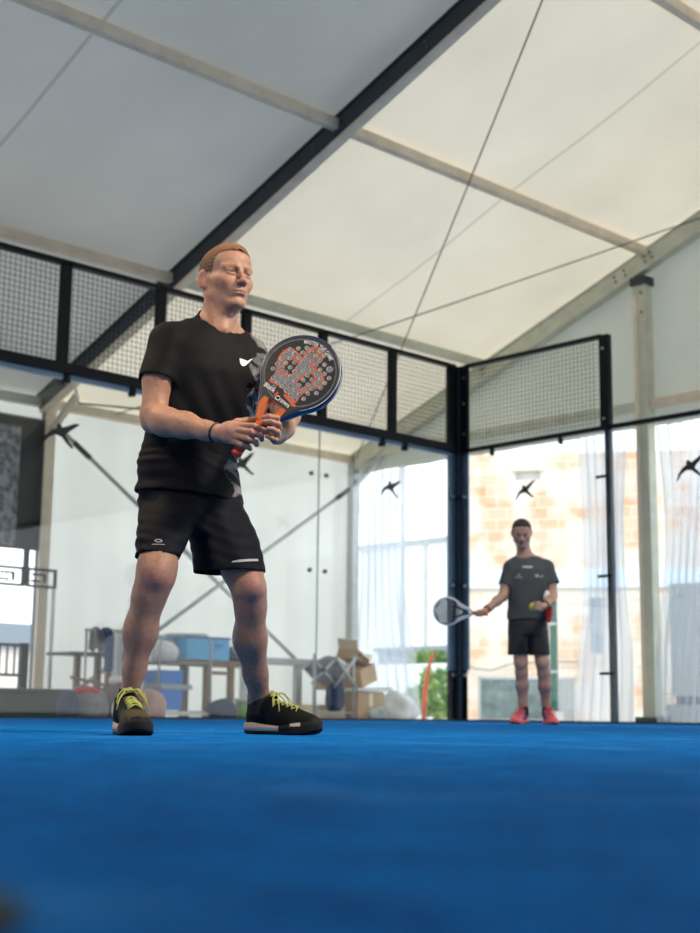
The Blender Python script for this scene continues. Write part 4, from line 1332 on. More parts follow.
def head_ops(S, o, R, s, old=True):
    """all head and face forms; o = midpoint between the eyes' level inside the skull, s = scale"""
    h = lambda a, b, c: np.array(o) + s * (a * R[0] + b * R[1] + c * R[2])
    E = lambda c, r, k=0.012, kind='u', RR=None: S.ell(h(*c), np.array(r) * s, R if RR is None else RR, k, kind)
    Cn = lambda p, q, ra, rb, k=0.012, kind='u': S.cone(h(*p), h(*q), ra * s, rb * s, k, kind)
    E((0, -0.014, 0.034), (0.079, 0.096, 0.078), 0.02)
    E((0, 0.030, 0.040), (0.066, 0.056, 0.055), 0.02)       # forehead
    E((0, 0.026, -0.030), (0.064, 0.060, 0.082), 0.02)      # face
    for sg in (-1, 1):
        Cn((sg * 0.054, -0.004, -0.030), (sg * 0.050, 0.004, -0.066), 0.020, 0.018, 0.022)   # ramus
        Cn((sg * 0.050, 0.004, -0.068), (sg * 0.016, 0.066, -0.103), 0.018, 0.016, 0.02)    # jaw body
        E((sg * 0.041, 0.056, -0.026), (0.018, 0.016, 0.016), 0.03)                          # cheekbone
        Cn((sg * 0.055, 0.040, -0.024), (sg * 0.064, 0.005, -0.014), 0.008, 0.006, 0.03)    # zygomatic arch
        E((sg * 0.030, 0.0935, 0.000), (0.017, 0.0145, 0.0105), 0.016, 's')                   # orbit
        E((sg * 0.031, 0.0705, -0.001), (0.0160, 0.0145, 0.0125), 0.006); E((sg * 0.0315, 0.0865, -0.0022), (0.0118, 0.0085, 0.0036), 0.0015, 's')                      # lids over the eyeball
        Cn((sg * 0.014, 0.089, 0.0165), (sg * 0.049, 0.068, 0.0165), 0.0078, 0.0085, 0.014)  # brow ridge
        Cn((sg * 0.018, 0.0815, 0.0065), (sg * 0.044, 0.0745, 0.0055), 0.0035, 0.0035, 0.006)  # upper lid fold
        Cn((sg * 0.020, 0.082, -0.0085), (sg * 0.042, 0.075, -0.0085), 0.0032, 0.003, 0.007)   # lower lid
        E((sg * 0.0125, 0.097, -0.038), (0.0085, 0.011, 0.0075), 0.007)                      # nostril wing
        E((sg * 0.0065, 0.103, -0.0455), (0.004, 0.006, 0.004), 0.003, 's')                  # nostril
        # ear: rim, bowl, lobe
        ec = (sg * 0.0830, -0.018, -0.012)
        RE = np.array([R[0] * 0.88 + sg * 0.47 * R[1], R[1] * 0.88 - sg * 0.47 * R[0], R[2]])
        RE = np.array([r / np.linalg.norm(r) for r in RE])
        S.ell(h(*ec), np.array((0.0075, 0.0195, 0.033)) * s, RE, 0.004)
        S.ell(h(sg * 0.0895, -0.009, -0.008), np.array((0.0075, 0.0115, 0.019)) * s, RE, 0.004, 's')
        S.ell(h(sg * 0.0765, -0.007, -0.038), np.array((0.006, 0.009, 0.010)) * s, RE, 0.005)
        # nasolabial fold
        Cn((sg * 0.019, 0.094, -0.042), (sg * 0.031, 0.0835, -0.068), 0.0016, 0.0016, 0.006, 's')
    Cn((0, 0.083, 0.012), (0, 0.1075, -0.030), 0.0065, 0.0085, 0.012)                         # nose bridge
    E((0, 0.109, -0.035), (0.0105, 0.0105, 0.0095), 0.008)                                   # nose tip
    E((0, 0.070, -0.064), (0.030, 0.026, 0.026), 0.02)                                       # muzzle
    Cn((-0.016, 0.0895, -0.0640), (0.016, 0.0895, -0.0640), 0.0042, 0.0042, 0.008)             # upper lip
    Cn((0, 0.0925, -0.0630), (0, 0.093, -0.0630), 0.0050, 0.0050, 0.008)
    Cn((-0.012, 0.0900, -0.0745), (0.012, 0.0900, -0.0745), 0.0046, 0.0046, 0.008)             # lower lip
    Cn((-0.025, 0.088, -0.0695), (0.0, 0.0995, -0.0685), 0.0014, 0.0014, 0.003, 's')            # mouth line
    Cn((0.025, 0.088, -0.0695), (0.0, 0.0995, -0.0685), 0.0014, 0.0014, 0.003, 's')
    E((0, 0.0985, -0.0865), (0.018, 0.010, 0.006), 0.010, 's')                                 # crease under the lip
    E((0, 0.077, -0.104), (0.020, 0.0155, 0.015), 0.014)                                     # chin
    return h


def face_colors(h_inv, s, hl=None, hcol=(0.2, 0.12, 0.07)):
    def f(P, base):
        q = h_inv(P) / s
        a, b, c = q[:, 0], q[:, 1], q[:, 2]
        inh = (np.abs(a) < 0.1) & (c > -0.13) & (c < 0.13) & (b > -0.12) & (b < 0.14)
        def blend(w, col):
            w = np.clip(w, 0, 1) * inh
            base[:] = base * (1 - w[:, None]) + np.array(col)[None, :] * w[:, None]
        lip = np.exp(-((np.abs(a) / 0.021) ** 4 + ((c + 0.069) / 0.0088) ** 4)) * (b > 0.078)
        blend(lip * 0.45, (0.36, 0.15, 0.12))
        line = np.exp(-((np.abs(a) / 0.025) ** 6 + ((c + 0.0692) / 0.0022) ** 2)) * (b > 0.078)
        blend(line * 0.4, (0.16, 0.06, 0.05))
        cheek = np.exp(-(((np.abs(a) - 0.042) / 0.02) ** 2 + ((c + 0.035) / 0.02) ** 2)) * (b > 0.03)
        blend(cheek * 0.22, (0.54, 0.24, 0.17))
        nose = np.exp(-((a / 0.014) ** 2 + ((c + 0.034) / 0.014) ** 2)) * (b > 0.09)
        blend(nose * 0.3, (0.52, 0.21, 0.16))
        brow = np.exp(-(((np.abs(a) - 0.031) / 0.018) ** 4 + ((c - 0.0185 + 0.12 * np.abs(np.abs(a) - 0.03)) / 0.0042) ** 2)) * (b > 0.05)
        blend(brow * 0.55, (0.16, 0.085, 0.045))
        sock = np.exp(-(((np.abs(a) - 0.031) / 0.019) ** 4 + ((c - 0.001) / 0.010) ** 2)) * (b > 0.05)
        blend(sock * 0.38, (0.26, 0.12, 0.09))
        ear = (np.abs(a) > 0.072) & (b < 0.01)
        blend(ear * 0.35, (0.58, 0.20, 0.14))
        st = np.exp(-(((c + 0.085) / 0.035) ** 4)) * (b > 0.0)
        blend(st * 0.18, (0.30, 0.19, 0.15))
        if hl is not None:
            line = np.interp(b, hl[0], hl[1])
            nz = 0.003 * np.sin(a * 700 + b * 300) * np.sin(c * 650)
            w = 1 / (1 + np.exp(-(c - line + 0.001 + nz) / 0.0022)) * ((np.abs(a) < 0.0795) | (c > 0.03))
            blend(w * 0.92, hcol)
        return base
    return f


def eyes(parent, h, R, s, iris):
    WH = MATS.get('eye_white') or mat('eye_white', (0.62, 0.58, 0.55), 0.25)
    IR = mat(iris[0], iris[1], 0.2)
    for sg in (-1, 1):
        c = Vector(h(sg * 0.031, 0.0708, -0.001))
        mb = MB(); mb.ball(c, 0.0122 * s, 14); e = mb.build('eyeball', WH, parent, True)
        f = Vector(R[1])
        mb = MB(); mb.disc(c + f * 0.0112 * s, f, 0.0056 * s, 0.0012 * s, 14); i = mb.build('iris', IR, e)


def finger(S, pts, r0=0.0092, r1=0.0075, k=0.005):
    n = len(pts) - 1
    for i in range(n):
        ra = r0 + (r1 - r0) * i / n; rb = r0 + (r1 - r0) * (i + 1) / n
        S.cone(pts[i], pts[i + 1], ra, rb, k)


SKIN1 = mat('skin_tanned', (0.45, 0.26, 0.18), 0.46, attr='Col', noise=0.12, nscale=55, bump=0.25, bscale=220, sss=0.12, spec=0.45)
SKIN2 = mat('skin_far_player', (0.42, 0.25, 0.18), 0.5, attr='Col', noise=0.06, nscale=40, sss=0.1)
TEE = mat('black_jersey', (0.010, 0.0105, 0.013), 0.7, spec=0.15, attr='Col', noise=0.15, nscale=30, bump=0.12, bscale=400)
SHORTSM = mat('black_shorts_fabric', (0.011, 0.013, 0.020), 0.7, spec=0.12, attr='Col', noise=0.15, nscale=30, bump=0.10, bscale=300)
HAIR1 = mat('ginger_blond_stubble', (0.30, 0.15, 0.07), 0.7, attr='Col', noise=0.35, nscale=240, bump=0.8, bscale=500)
HAIR2 = mat('dark_short_hair', (0.022, 0.014, 0.010), 0.7, noise=0.3, nscale=160, bump=0.5, bscale=300)
SOCKM = mat('black_sock_knit', (0.012, 0.012, 0.013), 0.9, bump=0.3, bscale=300)
SHOEB = mat('black_shoe_mesh', (0.012, 0.012, 0.012), 0.6, noise=0.3, nscale=60, bump=0.3, bscale=300)
SHOEO = mat('khaki_shoe_toe', (0.085, 0.070, 0.035), 0.6, noise=0.25, nscale=40)
MIDS = mat('pale_midsole_foam', (0.52, 0.42, 0.36), 0.6, noise=0.08, nscale=30)
OUTS = mat('black_outsole_rubber', (0.008, 0.009, 0.012), 0.6, spec=0.2)
LACE = mat('yellow_lace', (0.50, 0.52, 0.13), 0.7)
PRINTW = mat('white_print', (0.80, 0.80, 0.80), 0.5)
PRINTG = mat('grey_reflective_print', (0.40, 0.42, 0.44), 0.4)
BANDK = mat('dark_wristband', (0.02, 0.012, 0.02), 0.5)


def curve_outline(poly, close=True, n=6):
    """Catmull-Rom subdivision of a 2D outline"""
    out = []; N = len(poly)
    for i in range(N):
        p0, p1, p2, p3 = [np.array(poly[(i + j) % N], float) for j in (-1, 0, 1, 2)]
        for t in np.linspace(0, 1, n, endpoint=False):
            out.append(tuple(0.5 * (2 * p1 + (p2 - p0) * t + (2 * p0 - 5 * p1 + 4 * p2 - p3) * t * t + (3 * p1 - p0 - 3 * p2 + p3) * t ** 3)))
    return out


def flat_mesh(polys, cuts=3):
    """triangulated, subdivided 2D mesh for decals"""
    bm = bmesh.new()
    for poly in polys:
        vs = [bm.verts.new((x, y, 0)) for x, y in poly]
        try: bm.faces.new(vs)
        except ValueError: pass
    bmesh.ops.triangulate(bm, faces=bm.faces[:])
    for _ in range(cuts):
        long = [e for e in bm.edges if e.calc_length() > 0.009]
        if not long: break
        bmesh.ops.subdivide_edges(bm, edges=long, cuts=1)
    return bm


def text_bm(txt, size, shear=0.0, bold=0.0):
    cu = bpy.data.curves.new('lettering', 'FONT'); cu.body = txt; cu.size = size; cu.align_x = 'CENTER'; cu.align_y = 'CENTER'
    cu.shear = shear; cu.offset = bold
    ob = bpy.data.objects.new('lettering', cu); COL.objects.link(ob)
    dg = bpy.context.evaluated_depsgraph_get(); dg.update()
    me = bpy.data.meshes.new_from_object(ob.evaluated_get(dg))
    bm = bmesh.new(); bm.from_mesh(me)
    bpy.data.objects.remove(ob); bpy.data.meshes.remove(me)
    return bm


def decal(name, bm, origin, ux, uy, target, material, parent, off=0.0015, label=None):
    """project a flat 2D mesh onto the target surface (print on cloth); coordinates in the parent's frame"""
    me = target.data
    bvh = BVHTree.FromPolygons([v.co.copy() for v in me.vertices], [tuple(p.vertices) for p in me.polygons])
    ux = Vector(ux).normalized(); uy = Vector(uy).normalized(); n = ux.cross(uy).normalized(); o = Vector(origin)
    dead = []
    for v in bm.verts:
        p = o + ux * v.co.x + uy * v.co.y
        hit = bvh.ray_cast(p + n * 0.15, -n, 0.4)
        if hit[0] is None: v.co = p
        else: v.co = hit[0] + n * off
    m2 = bpy.data.meshes.new(name); bm.to_mesh(m2); bm.free()
    ob = link(name, m2, material, parent, smooth=True)
    if label: ob['label'] = label
    return ob


# ---------------------------------------------------------------- racket
def in_poly(px, py, poly):
    inside = np.zeros(px.shape, bool); n = len(poly); j = n - 1
    for i in range(n):
        xi, yi = poly[i]; xj, yj = poly[j]
        c = ((yi > py) != (yj > py)) & (px < (xj - xi) * (py - yi) / ((yj - yi) if yj != yi else 1e-9) + xi)
        inside ^= c; j = i
    return inside


def poly_dist(px, py, poly):
    d = np.full(px.shape, 9.0); n = len(poly)
    for i in range(n):
        ax_, ay = poly[i]; bx, by = poly[(i + 1) % n]
        vx, vy = bx - ax_, by - ay; L = max(vx * vx + vy * vy, 1e-12)
        t = np.clip(((px - ax_) * vx + (py - ay) * vy) / L, 0, 1)
        d = np.minimum(d, np.hypot(px - ax_ - t * vx, py - ay - t * vy))
    return d


def racket(name, label, mats, head_r=0.130, cy=0.333, holes=(), colors=None, hr=0.0062, res=0.0016, throat=(0.125, 0.205)):
    """origin at the butt, +Y along the handle to the tip, +Z out of the hitting face"""
    root = empty(name, (0, 0, 0), label, 'padel racket')
    T = 0.018
    # outline: circle blended into the throat
    R_ = head_r
    th0 = radians(52)
    arc = [(R_ * 1.0 * sin(a), cy + R_ * 1.02 * cos(a)) for a in np.linspace(0, pi - th0, 40)]
    ex, ey = arc[-1]
    side = [(ex + (0.024 - ex) * t ** 0.8, ey + (throat[0] - ey) * t) for t in np.linspace(0.12, 1, 10)]
    right = arc + side
    left = [(-x, y) for x, y in right[::-1]]
    out = right + left[:-1]
    gap = curve_outline([(-0.008, throat[0] + 0.018), (0.008, throat[0] + 0.018), (0.026, throat[1] - 0.004), (0.0, throat[1] + 0.004), (-0.026, throat[1] - 0.004)], n=4)
    x0, x1, y0, y1 = -R_ - 0.004, R_ + 0.004, throat[0] - 0.004, cy + R_ * 1.03
    gx = np.arange(x0, x1, res); gy = np.arange(y0, y1, res)
    GX, GY = np.meshgrid(gx, gy, indexing='ij')
    inn = in_poly(GX, GY, out); dist = poly_dist(GX, GY, out)
    ing = in_poly(GX, GY, gap)
    ok = inn & ~ing
    for hx, hy in holes:
        ok &= (GX - hx) ** 2 + (GY - hy) ** 2 > hr ** 2
    # crown the rim slightly
    zz = T - 0.006 * np.clip(1 - dist / 0.008, 0, 1) ** 2
    vid = np.arange(GX.size).reshape(GX.shape)
    q = ok[:-1, :-1] & ok[1:, :-1] & ok[1:, 1:] & ok[:-1, 1:]
    A = vid[:-1, :-1][q]; B = vid[1:, :-1][q]; C_ = vid[1:, 1:][q]; D_ = vid[:-1, 1:][q]
    P = np.stack([GX.ravel(), GY.ravel(), zz.ravel()], 1)
    Q = np.stack([A, B, C_, D_], 1)
    col = None
    if colors: col = lambda p: colors(p[:, 0], p[:, 1])
    to_mesh('hitting_face', P, Q, mats['face'], root, col)
    P2 = P.copy(); P2[:, 2] *= -1
    to_mesh('back_face', P2, Q[:, ::-1], mats['frame'] if not mats.get('back') else mats['back'], root)
    # frame band round the head
    mb = MB(); o3 = [Vector((x, y, 0)) for x, y in right[:-1]]; o3 = [Vector((-x, y, 0)) for x, y in right[:-1]][::-1][:-1] + o3
    bm = mb.bm; prof = [(-0.0045, 0.0165), (-0.0005, 0.0175), (0.0028, 0.013), (0.0036, 0.0), (0.0028, -0.013), (-0.0005, -0.0175), (-0.0045, -0.0165)]
    rings = []
    for i, p in enumerate(o3):
        t = (o3[min(i + 1, len(o3) - 1)] - o3[max(i - 1, 0)]).normalized(); nn = Vector((-t.y, t.x, 0))
        if nn.dot(p - Vector((0, cy, 0))) < 0: nn = -nn
        rings.append([bm.verts.new(p + nn * a + Vector((0, 0, b))) for a, b in prof])
    for i in range(len(rings) - 1):
        for k in range(len(prof) - 1):
            bm.faces.new((rings[i][k], rings[i + 1][k], rings[i + 1][k + 1], rings[i][k + 1]))
    mb.build('frame', mats['frame'], root, True)
    # hole walls
    bm = bmesh.new()
    for hx, hy in holes:
        a = [bm.verts.new((hx + hr * 1.06 * cos(t), hy + hr * 1.06 * sin(t), T + 0.0004)) for t in np.linspace(0, 2 * pi, 13)[:-1]]
        b = [bm.verts.new((v.co.x, v.co.y, -T)) for v in a]
        c = [bm.verts.new((hx + (v.co.x - hx) * 1.12, hy + (v.co.y - hy) * 1.12, T + 0.0003)) for v in a]
        for i in range(12):
            j = (i + 1) % 12
            bm.faces.new((a[i], a[j], b[j], b[i])); bm.faces.new((a[i], c[i], c[j], a[j]))
    me = bpy.data.meshes.new('hole_rims'); bm.to_mesh(me); bm.free(); link('hole_rims', me, mats['hole'], root, True)
    # throat bridge walls
    bm = bmesh.new()
    a = [bm.verts.new((x, y, T)) for x, y in gap]; b = [bm.verts.new((x, y, -T)) for x, y in gap]
    for i in range(len(gap)):
        j = (i + 1) % len(gap); bm.faces.new((a[i], a[j], b[j], b[i]))
    me = bpy.data.meshes.new('throat_opening'); bm.to_mesh(me); bm.free(); link('throat_opening', me, mats['throat'], root, True)
    mb = MB(); pts = [(0, 0.004, 0), (0, 0.03, 0), (0, 0.08, 0), (0, throat[0] - 0.004, 0), (0, throat[0] + 0.012, 0)]
    mb.tube(pts, [0.0165, 0.0155, 0.0150, 0.0165, 0.019], 10); mb.build('grip', mats['grip'], root, True)
    mb = MB(); mb.tube([(0, -0.006, 0), (0, 0.0, 0), (0, 0.014, 0)], [0.012, 0.019, 0.0175], 10); mb.build('butt_cap', mats['butt'], root, True)
    return root


def frame_matrix(x, y, z, o):
    m = Matrix((Vector(x), Vector(y), Vector(z))).transposed().to_4x4(); m.translation = Vector(o); return m


def shoe(parent, origin, yaw, mats, lace_mat, L=0.298, res=0.0035, tilt=0.0, toe=None, label=None, extra=True):
    """origin: heel on the ground; +Y of the shoe frame points to the toe, yaw about z"""
    root = bpy.data.objects.new('shoe', None); COL.objects.link(root); root.parent = parent
    root.location = origin; root.rotation_euler = (0, 0, yaw)
    if label: root['label'] = label
    k = L / 0.298
    S = Sdf()
    S.ell((0.002, 0.238 * k, 0.043), (0.043, 0.056, 0.030), k=0.02)
    S.ell((0, 0.165 * k, 0.052), (0.040, 0.085, 0.040), k=0.02)
    S.ell((0, 0.052 * k, 0.055), (0.034, 0.050, 0.055), k=0.02)
    S.cone((0, 0.052 * k, 0.06), (0, 0.050 * k, 0.125), 0.037, 0.037, 0.02)
    S.cone((0, 0.080 * k, 0.090), (0, 0.175 * k, 0.062), 0.036, 0.030, 0.02)
    S.cone((0, 0.088 * k, 0.105), (0, 0.108 * k, 0.128), 0.022, 0.016, 0.015)
    S.plane((0, 0, 0.024), (0, 0, -1))
    S.plane((0, 0.05, 0.112), (0, -0.25, 1))
    S.ell((0, 0.050 * k, 0.13), (0.029, 0.036, 0.05), k=0.006, kind='s')
    P, Q = S.mesh(res); P = relax(P, Q, 1)

    def col(p):
        c = np.tile(np.array(mats['upper']), (len(p), 1))
        if mats.get('toe') is not None:
            t = (p[:, 1] > 0.17 * k) & (p[:, 2] > 0.038) & (p[:, 2] < 0.078)
            c[t] = mats['toe']
        if mats.get('patch') is not None:
            t = (np.sin(p[:, 1] * 60 + p[:, 2] * 90) > 0.1) & (p[:, 2] < 0.095)
            c[t] = mats['patch']
        return c
    UP = mats['mat']
    up_ = to_mesh('upper', P, Q, UP, root, col)
    st = np.array([(0, 0.010), (0.006, 0.022), (0.02, 0.033), (0.05, 0.038), (0.11, 0.037), (0.16, 0.042), (0.21, 0.049), (0.25, 0.047), (0.275, 0.038), (0.29, 0.024), (0.298, 0.008)])
    rim = [(a[1], a[0] * k) for a in st] + [(-a[1] * (1 if a[0] > 0.1 else 1), a[0] * k) for a in st[::-1]]

    def layer(nm, z0, z1, s0, s1, material, curl=0.0, ysel=None):
        bm = bmesh.new()
        c = Vector((0, 0.15 * k, 0)); rows = []
        for z, s_ in ((z0, s0), ((z0 + z1) / 2, max(s0, s1) * 1.012), (z1, s1)):
            row = []
            for x, y in rim:
                yy = (y - c.y) * (1 + (s_ - 1) * 0.35) + c.y
                lift = 0.016 * max(0, (y / k - 0.235) / 0.063) ** 1.6 + 0.004 * max(0, (0.03 - y / k) / 0.03)
                wav = 0.006 * sin(y / k * 32) if z == z1 else 0
                row.append(bm.verts.new((x * s_, yy, z + lift + wav * curl)))
            rows.append(row)
        n = len(rim)
        for i in range(2):
            for j in range(n):
                bm.faces.new((rows[i][j], rows[i][(j + 1) % n], rows[i + 1][(j + 1) % n], rows[i + 1][j]))
        bm.faces.new(rows[0][::-1]); bm.faces.new(rows[2])
        bmesh.ops.recalc_face_normals(bm, faces=bm.faces[:])
        me = bpy.data.meshes.new(nm); bm.to_mesh(me); bm.free()
        return link(nm, me, material, root, True)
    layer('outsole', 0.0, 0.014, 0.97, 1.03, mats['outsole'])
    mid = layer('midsole', 0.012, 0.034, 1.05, 1.0, mats['midsole'], 1.0)
    mid.data.materials.append(mats['guard'])
    for p in mid.data.polygons:
        if p.center.y > 0.185 * k and not (mats.get('flash') and 0.222 < p.center.y / k < 0.262 and p.center.z > 0.022): p.material_index = 1
    # toe guard wraps up over the front
    mb = MB()
    fr = [(x * 1.06, y * 1.005) for x, y in rim if y > 0.185 * k]
    fr.sort(key=lambda q: math.atan2(q[1] - 0.15 * k, q[0]))
    bm = bmesh.new(); ra = []; rb = []; rc = []
    for x, y in fr:
        lift = 0.016 * max(0, (y / k - 0.235) / 0.063) ** 1.6
        ra.append(bm.verts.new((x, y + 0.001, 0.004 + lift))); rb.append(bm.verts.new((x * 1.01, y + 0.002, 0.024 + lift))); rc.append(bm.verts.new((x * 0.86, y - 0.008, 0.047 + lift * 0.6)))
    for i in range(len(fr) - 1):
        bm.faces.new((ra[i], ra[i + 1], rb[i + 1], rb[i])); bm.faces.new((rb[i], rb[i + 1], rc[i + 1], rc[i]))
    me = bpy.data.meshes.new('toe_guard'); bm.to_mesh(me); bm.free(); link('toe_guard', me, mats['guard'], root, True)
    mb.bm.free()
    # laces follow the instep
    top = lambda y, x=0: None
    bvh = BVHTree.FromPolygons([v.co.copy() for v in up_.data.vertices], [tuple(p.vertices) for p in up_.data.polygons])

    def onto(x, y, off=0.003):
        h = bvh.ray_cast(Vector((x, y, 0.25)), Vector((0, 0, -1)))
        return (h[0] + Vector((0, 0, off))) if h[0] else Vector((x, y, 0.09))
    mb = MB()
    for i in range(5):
        y = (0.118 + i * 0.020) * k; w_ = 0.021 + 0.001 * i
        for s_ in (1, -1):
            mb.tube([onto(s_ * w_, y), onto(s_ * w_ * 0.5, y + 0.006), onto(0, y + 0.010, 0.005), onto(-s_ * w_ * 0.5, y + 0.014), onto(-s_ * w_, y + 0.02)], 0.0021, 6)
    if extra:
        kn = onto(0, 0.122 * k, 0.008)
        mb.ball(kn, 0.006, 8)
        for s_ in (1, -1):
            loop = [kn, kn + Vector((s_ * 0.022, 0.004, 0.004)), kn + Vector((s_ * 0.040, 0.014, -0.014)), kn + Vector((s_ * 0.047, 0.024, -0.038)), kn + Vector((s_ * 0.044, 0.016, -0.044)), kn + Vector((s_ * 0.03, 0.004, -0.016)), kn]
            mb.tube(loop, 0.0021, 6)
            mb.tube([kn, kn + Vector((s_ * 0.02, 0.016, 0.0)), kn + Vector((s_ * 0.041, 0.036, -0.030)), kn + Vector((s_ * 0.050, 0.045, -0.060))], 0.0021, 6)
    mb.build('laces', lace_mat, root, True)
    mb = MB(); mb.bar((0, 0.098 * k, 0.118), (0, 0.104 * k, 0.146), 0.016, 0.003, (0, 1, 0)); o = mb.build('tongue_tab', lace_mat, root)
    return root


def sock(parent, a, b, ra, rb):
    mb = MB(); a = Vector(a); b = Vector(b)
    mb.tube([a.lerp(b, t) for t in (0, 0.25, 0.5, 0.75, 0.92, 1.0)], [ra, ra, (ra + rb) / 2, rb, rb * 1.03, rb * 0.98], 24, caps=False)
    o = mb.build('sock', SOCKM, parent, True)
    return o

# ================================================================ MAN IN FRONT
def nrm(v): v = np.array(v, float); return v / np.linalg.norm(v)


man = empty('person', (6.707, -8.843, 0.0), 'man in black t-shirt and shorts crouching slightly, gripping a black racket with both hands', 'person', YAW)
PSI = radians(42)
HO, HS, HR = (0.056, 0.055, 1.545), 1.03, axes_head(radians(36), radians(0))
HL1 = ([-0.13, -0.06, -0.034, -0.02, 0.0, 0.014, 0.024, 0.036, 0.048, 0.062, 0.078, 0.10], [-0.060, -0.055, -0.03, -0.016, -0.018, -0.012, 0.006, 0.036, 0.058, 0.072, 0.080, 0.084])
S = Sdf()
h1 = head_ops(S, HO, HR, HS)
# neck and upper torso
S.cone((0.042, 0.070, 1.49), (0.022, 0.085, 1.345), 0.059, 0.066, 0.03)
S.cone((0.050, 0.035, 1.475), (0.045, 0.012, 1.355), 0.030, 0.024, 0.03)                     # throat
S.cone(h1(0.062, -0.02, -0.06), (0.062, 0.005, 1.345), 0.011, 0.012, 0.016)                  # neck muscle
S.cone(h1(-0.062, -0.02, -0.06), (0.035, 0.0, 1.345), 0.011, 0.012, 0.016)
S.cone((0.01, 0.09, 1.375), (-0.11, 0.0, 1.325), 0.045, 0.045, 0.04)
S.cone((0.02, 0.09, 1.375), (0.12, 0.16, 1.335), 0.045, 0.045, 0.04)
S.loft([(0.70, -0.04, 0.12, 0.12, 0.085, PSI), (0.80, -0.05, 0.11, 0.13, 0.09, PSI), (0.92, -0.06, 0.10, 0.14, 0.095, PSI), (1.10, 0.0, 0.075, 0.155, 0.095, PSI), (1.25, 0.005, 0.07, 0.165, 0.09, PSI), (1.34, 0.012, 0.075, 0.13, 0.065, PSI)], 0.03)
# right arm
S.chain([(-0.128, -0.03, 1.285, 0.058), (-0.150, -0.055, 1.16, 0.050), (-0.160, -0.075, 1.045, 0.043)], 0.03)
S.chain([(-0.161, -0.078, 1.020, 0.041), (-0.115, -0.112, 1.003, 0.046), (-0.045, -0.150, 0.985, 0.041), (0.03, -0.200, 0.957, 0.029), (0.074, -0.222, 0.945, 0.0245)], 0.025)
S.ell((-0.170, -0.060, 1.000), (0.028, 0.026, 0.024), k=0.02)                                # elbow point
# left arm
S.chain([(0.132, 0.175, 1.30, 0.054), (0.195, 0.115, 1.20, 0.047), (0.262, 0.05, 1.09, 0.042)], 0.03)
S.chain([(0.268, 0.035, 1.075, 0.041), (0.275, -0.02, 1.050, 0.044), (0.268, -0.10, 0.990, 0.036), (0.256, -0.150, 0.955, 0.027)], 0.025)
# legs
S.chain([(-0.095, 0.06, 0.76, 0.070), (-0.118, -0.095, 0.60, 0.062), (-0.117, -0.168, 0.525, 0.058), (-0.120, -0.180, 0.485, 0.054), (-0.140, -0.168, 0.43, 0.050)], 0.03)
S.ell((-0.119, -0.215, 0.495), (0.030, 0.024, 0.036), k=0.03)                                # kneecap
S.chain([(-0.140, -0.168, 0.43, 0.049), (-0.166, -0.140, 0.315, 0.050), (-0.184, -0.122, 0.20, 0.033), (-0.196, -0.118, 0.12, 0.027), (-0.198, -0.118, 0.07, 0.029)], 0.03)
S.ell((-0.178, -0.115, 0.335), (0.038, 0.040, 0.085), k=0.03)                                # calf
S.cone((-0.148, -0.200, 0.42), (-0.186, -0.150, 0.16), 0.018, 0.014, 0.03)                   # shin
S.ell((-0.222, -0.118, 0.105), (0.014, 0.018, 0.016), k=0.02); S.ell((-0.166, -0.118, 0.112), (0.014, 0.018, 0.016), k=0.02)
S.cone((-0.198, -0.105, 0.05), (-0.150, -0.29, 0.04), 0.028, 0.022, 0.03)
S.chain([(0.030, 0.16, 0.78, 0.075), (0.090, 0.12, 0.64, 0.068), (0.131, 0.08, 0.545, 0.064), (0.158, 0.062, 0.475, 0.053), (0.163, 0.085, 0.42, 0.049)], 0.03)
S.ell((0.172, 0.020, 0.478), (0.030, 0.025, 0.036), k=0.03)
S.chain([(0.163, 0.085, 0.42, 0.049), (0.162, 0.130, 0.315, 0.052), (0.178, 0.185, 0.20, 0.038), (0.191, 0.225, 0.12, 0.032), (0.193, 0.232, 0.07, 0.033)], 0.03)
S.ell((0.150, 0.150, 0.335), (0.040, 0.042, 0.085), k=0.03)
S.cone((0.174, 0.055, 0.42), (0.195, 0.190, 0.16), 0.018, 0.014, 0.03)
S.ell((0.222, 0.225, 0.108), (0.014, 0.016, 0.016), k=0.02); S.ell((0.168, 0.215, 0.112), (0.014, 0.016, 0.016), k=0.02)
S.cone((0.188, 0.245, 0.05), (0.345, 0.145, 0.04), 0.028, 0.022, 0.03)
# right hand (wraps the lower grip, back of the hand to the viewer)
S.cone((0.070, -0.220, 0.947), (0.110, -0.240, 0.948), 0.0235, 0.026, 0.015)
S.ell((0.115, -0.245, 0.944), (0.044, 0.020, 0.036), k=0.014)
S.cone((0.098, -0.240, 0.962), (0.140, -0.252, 0.962), 0.014, 0.012, 0.01)
S.cone((0.098, -0.240, 0.925), (0.128, -0.248, 0.920), 0.014, 0.012, 0.01)
finger(S, [(0.140, -0.256, 0.965), (0.184, -0.268, 0.961), (0.220, -0.250, 0.948), (0.226, -0.226, 0.940)], 0.0100, 0.0080)
finger(S, [(0.136, -0.260, 0.948), (0.176, -0.272, 0.940), (0.208, -0.252, 0.930), (0.208, -0.224, 0.926)], 0.0102, 0.0082)
finger(S, [(0.128, -0.257, 0.930), (0.164, -0.268, 0.920), (0.192, -0.249, 0.911), (0.192, -0.221, 0.909)], 0.0098, 0.0080)
finger(S, [(0.118, -0.250, 0.914), (0.147, -0.260, 0.902), (0.170, -0.243, 0.895), (0.172, -0.220, 0.895)], 0.0088, 0.0072)
finger(S, [(0.094, -0.226, 0.962), (0.128, -0.216, 0.984), (0.160, -0.204, 0.992), (0.188, -0.196, 0.996)], 0.0125, 0.0092)
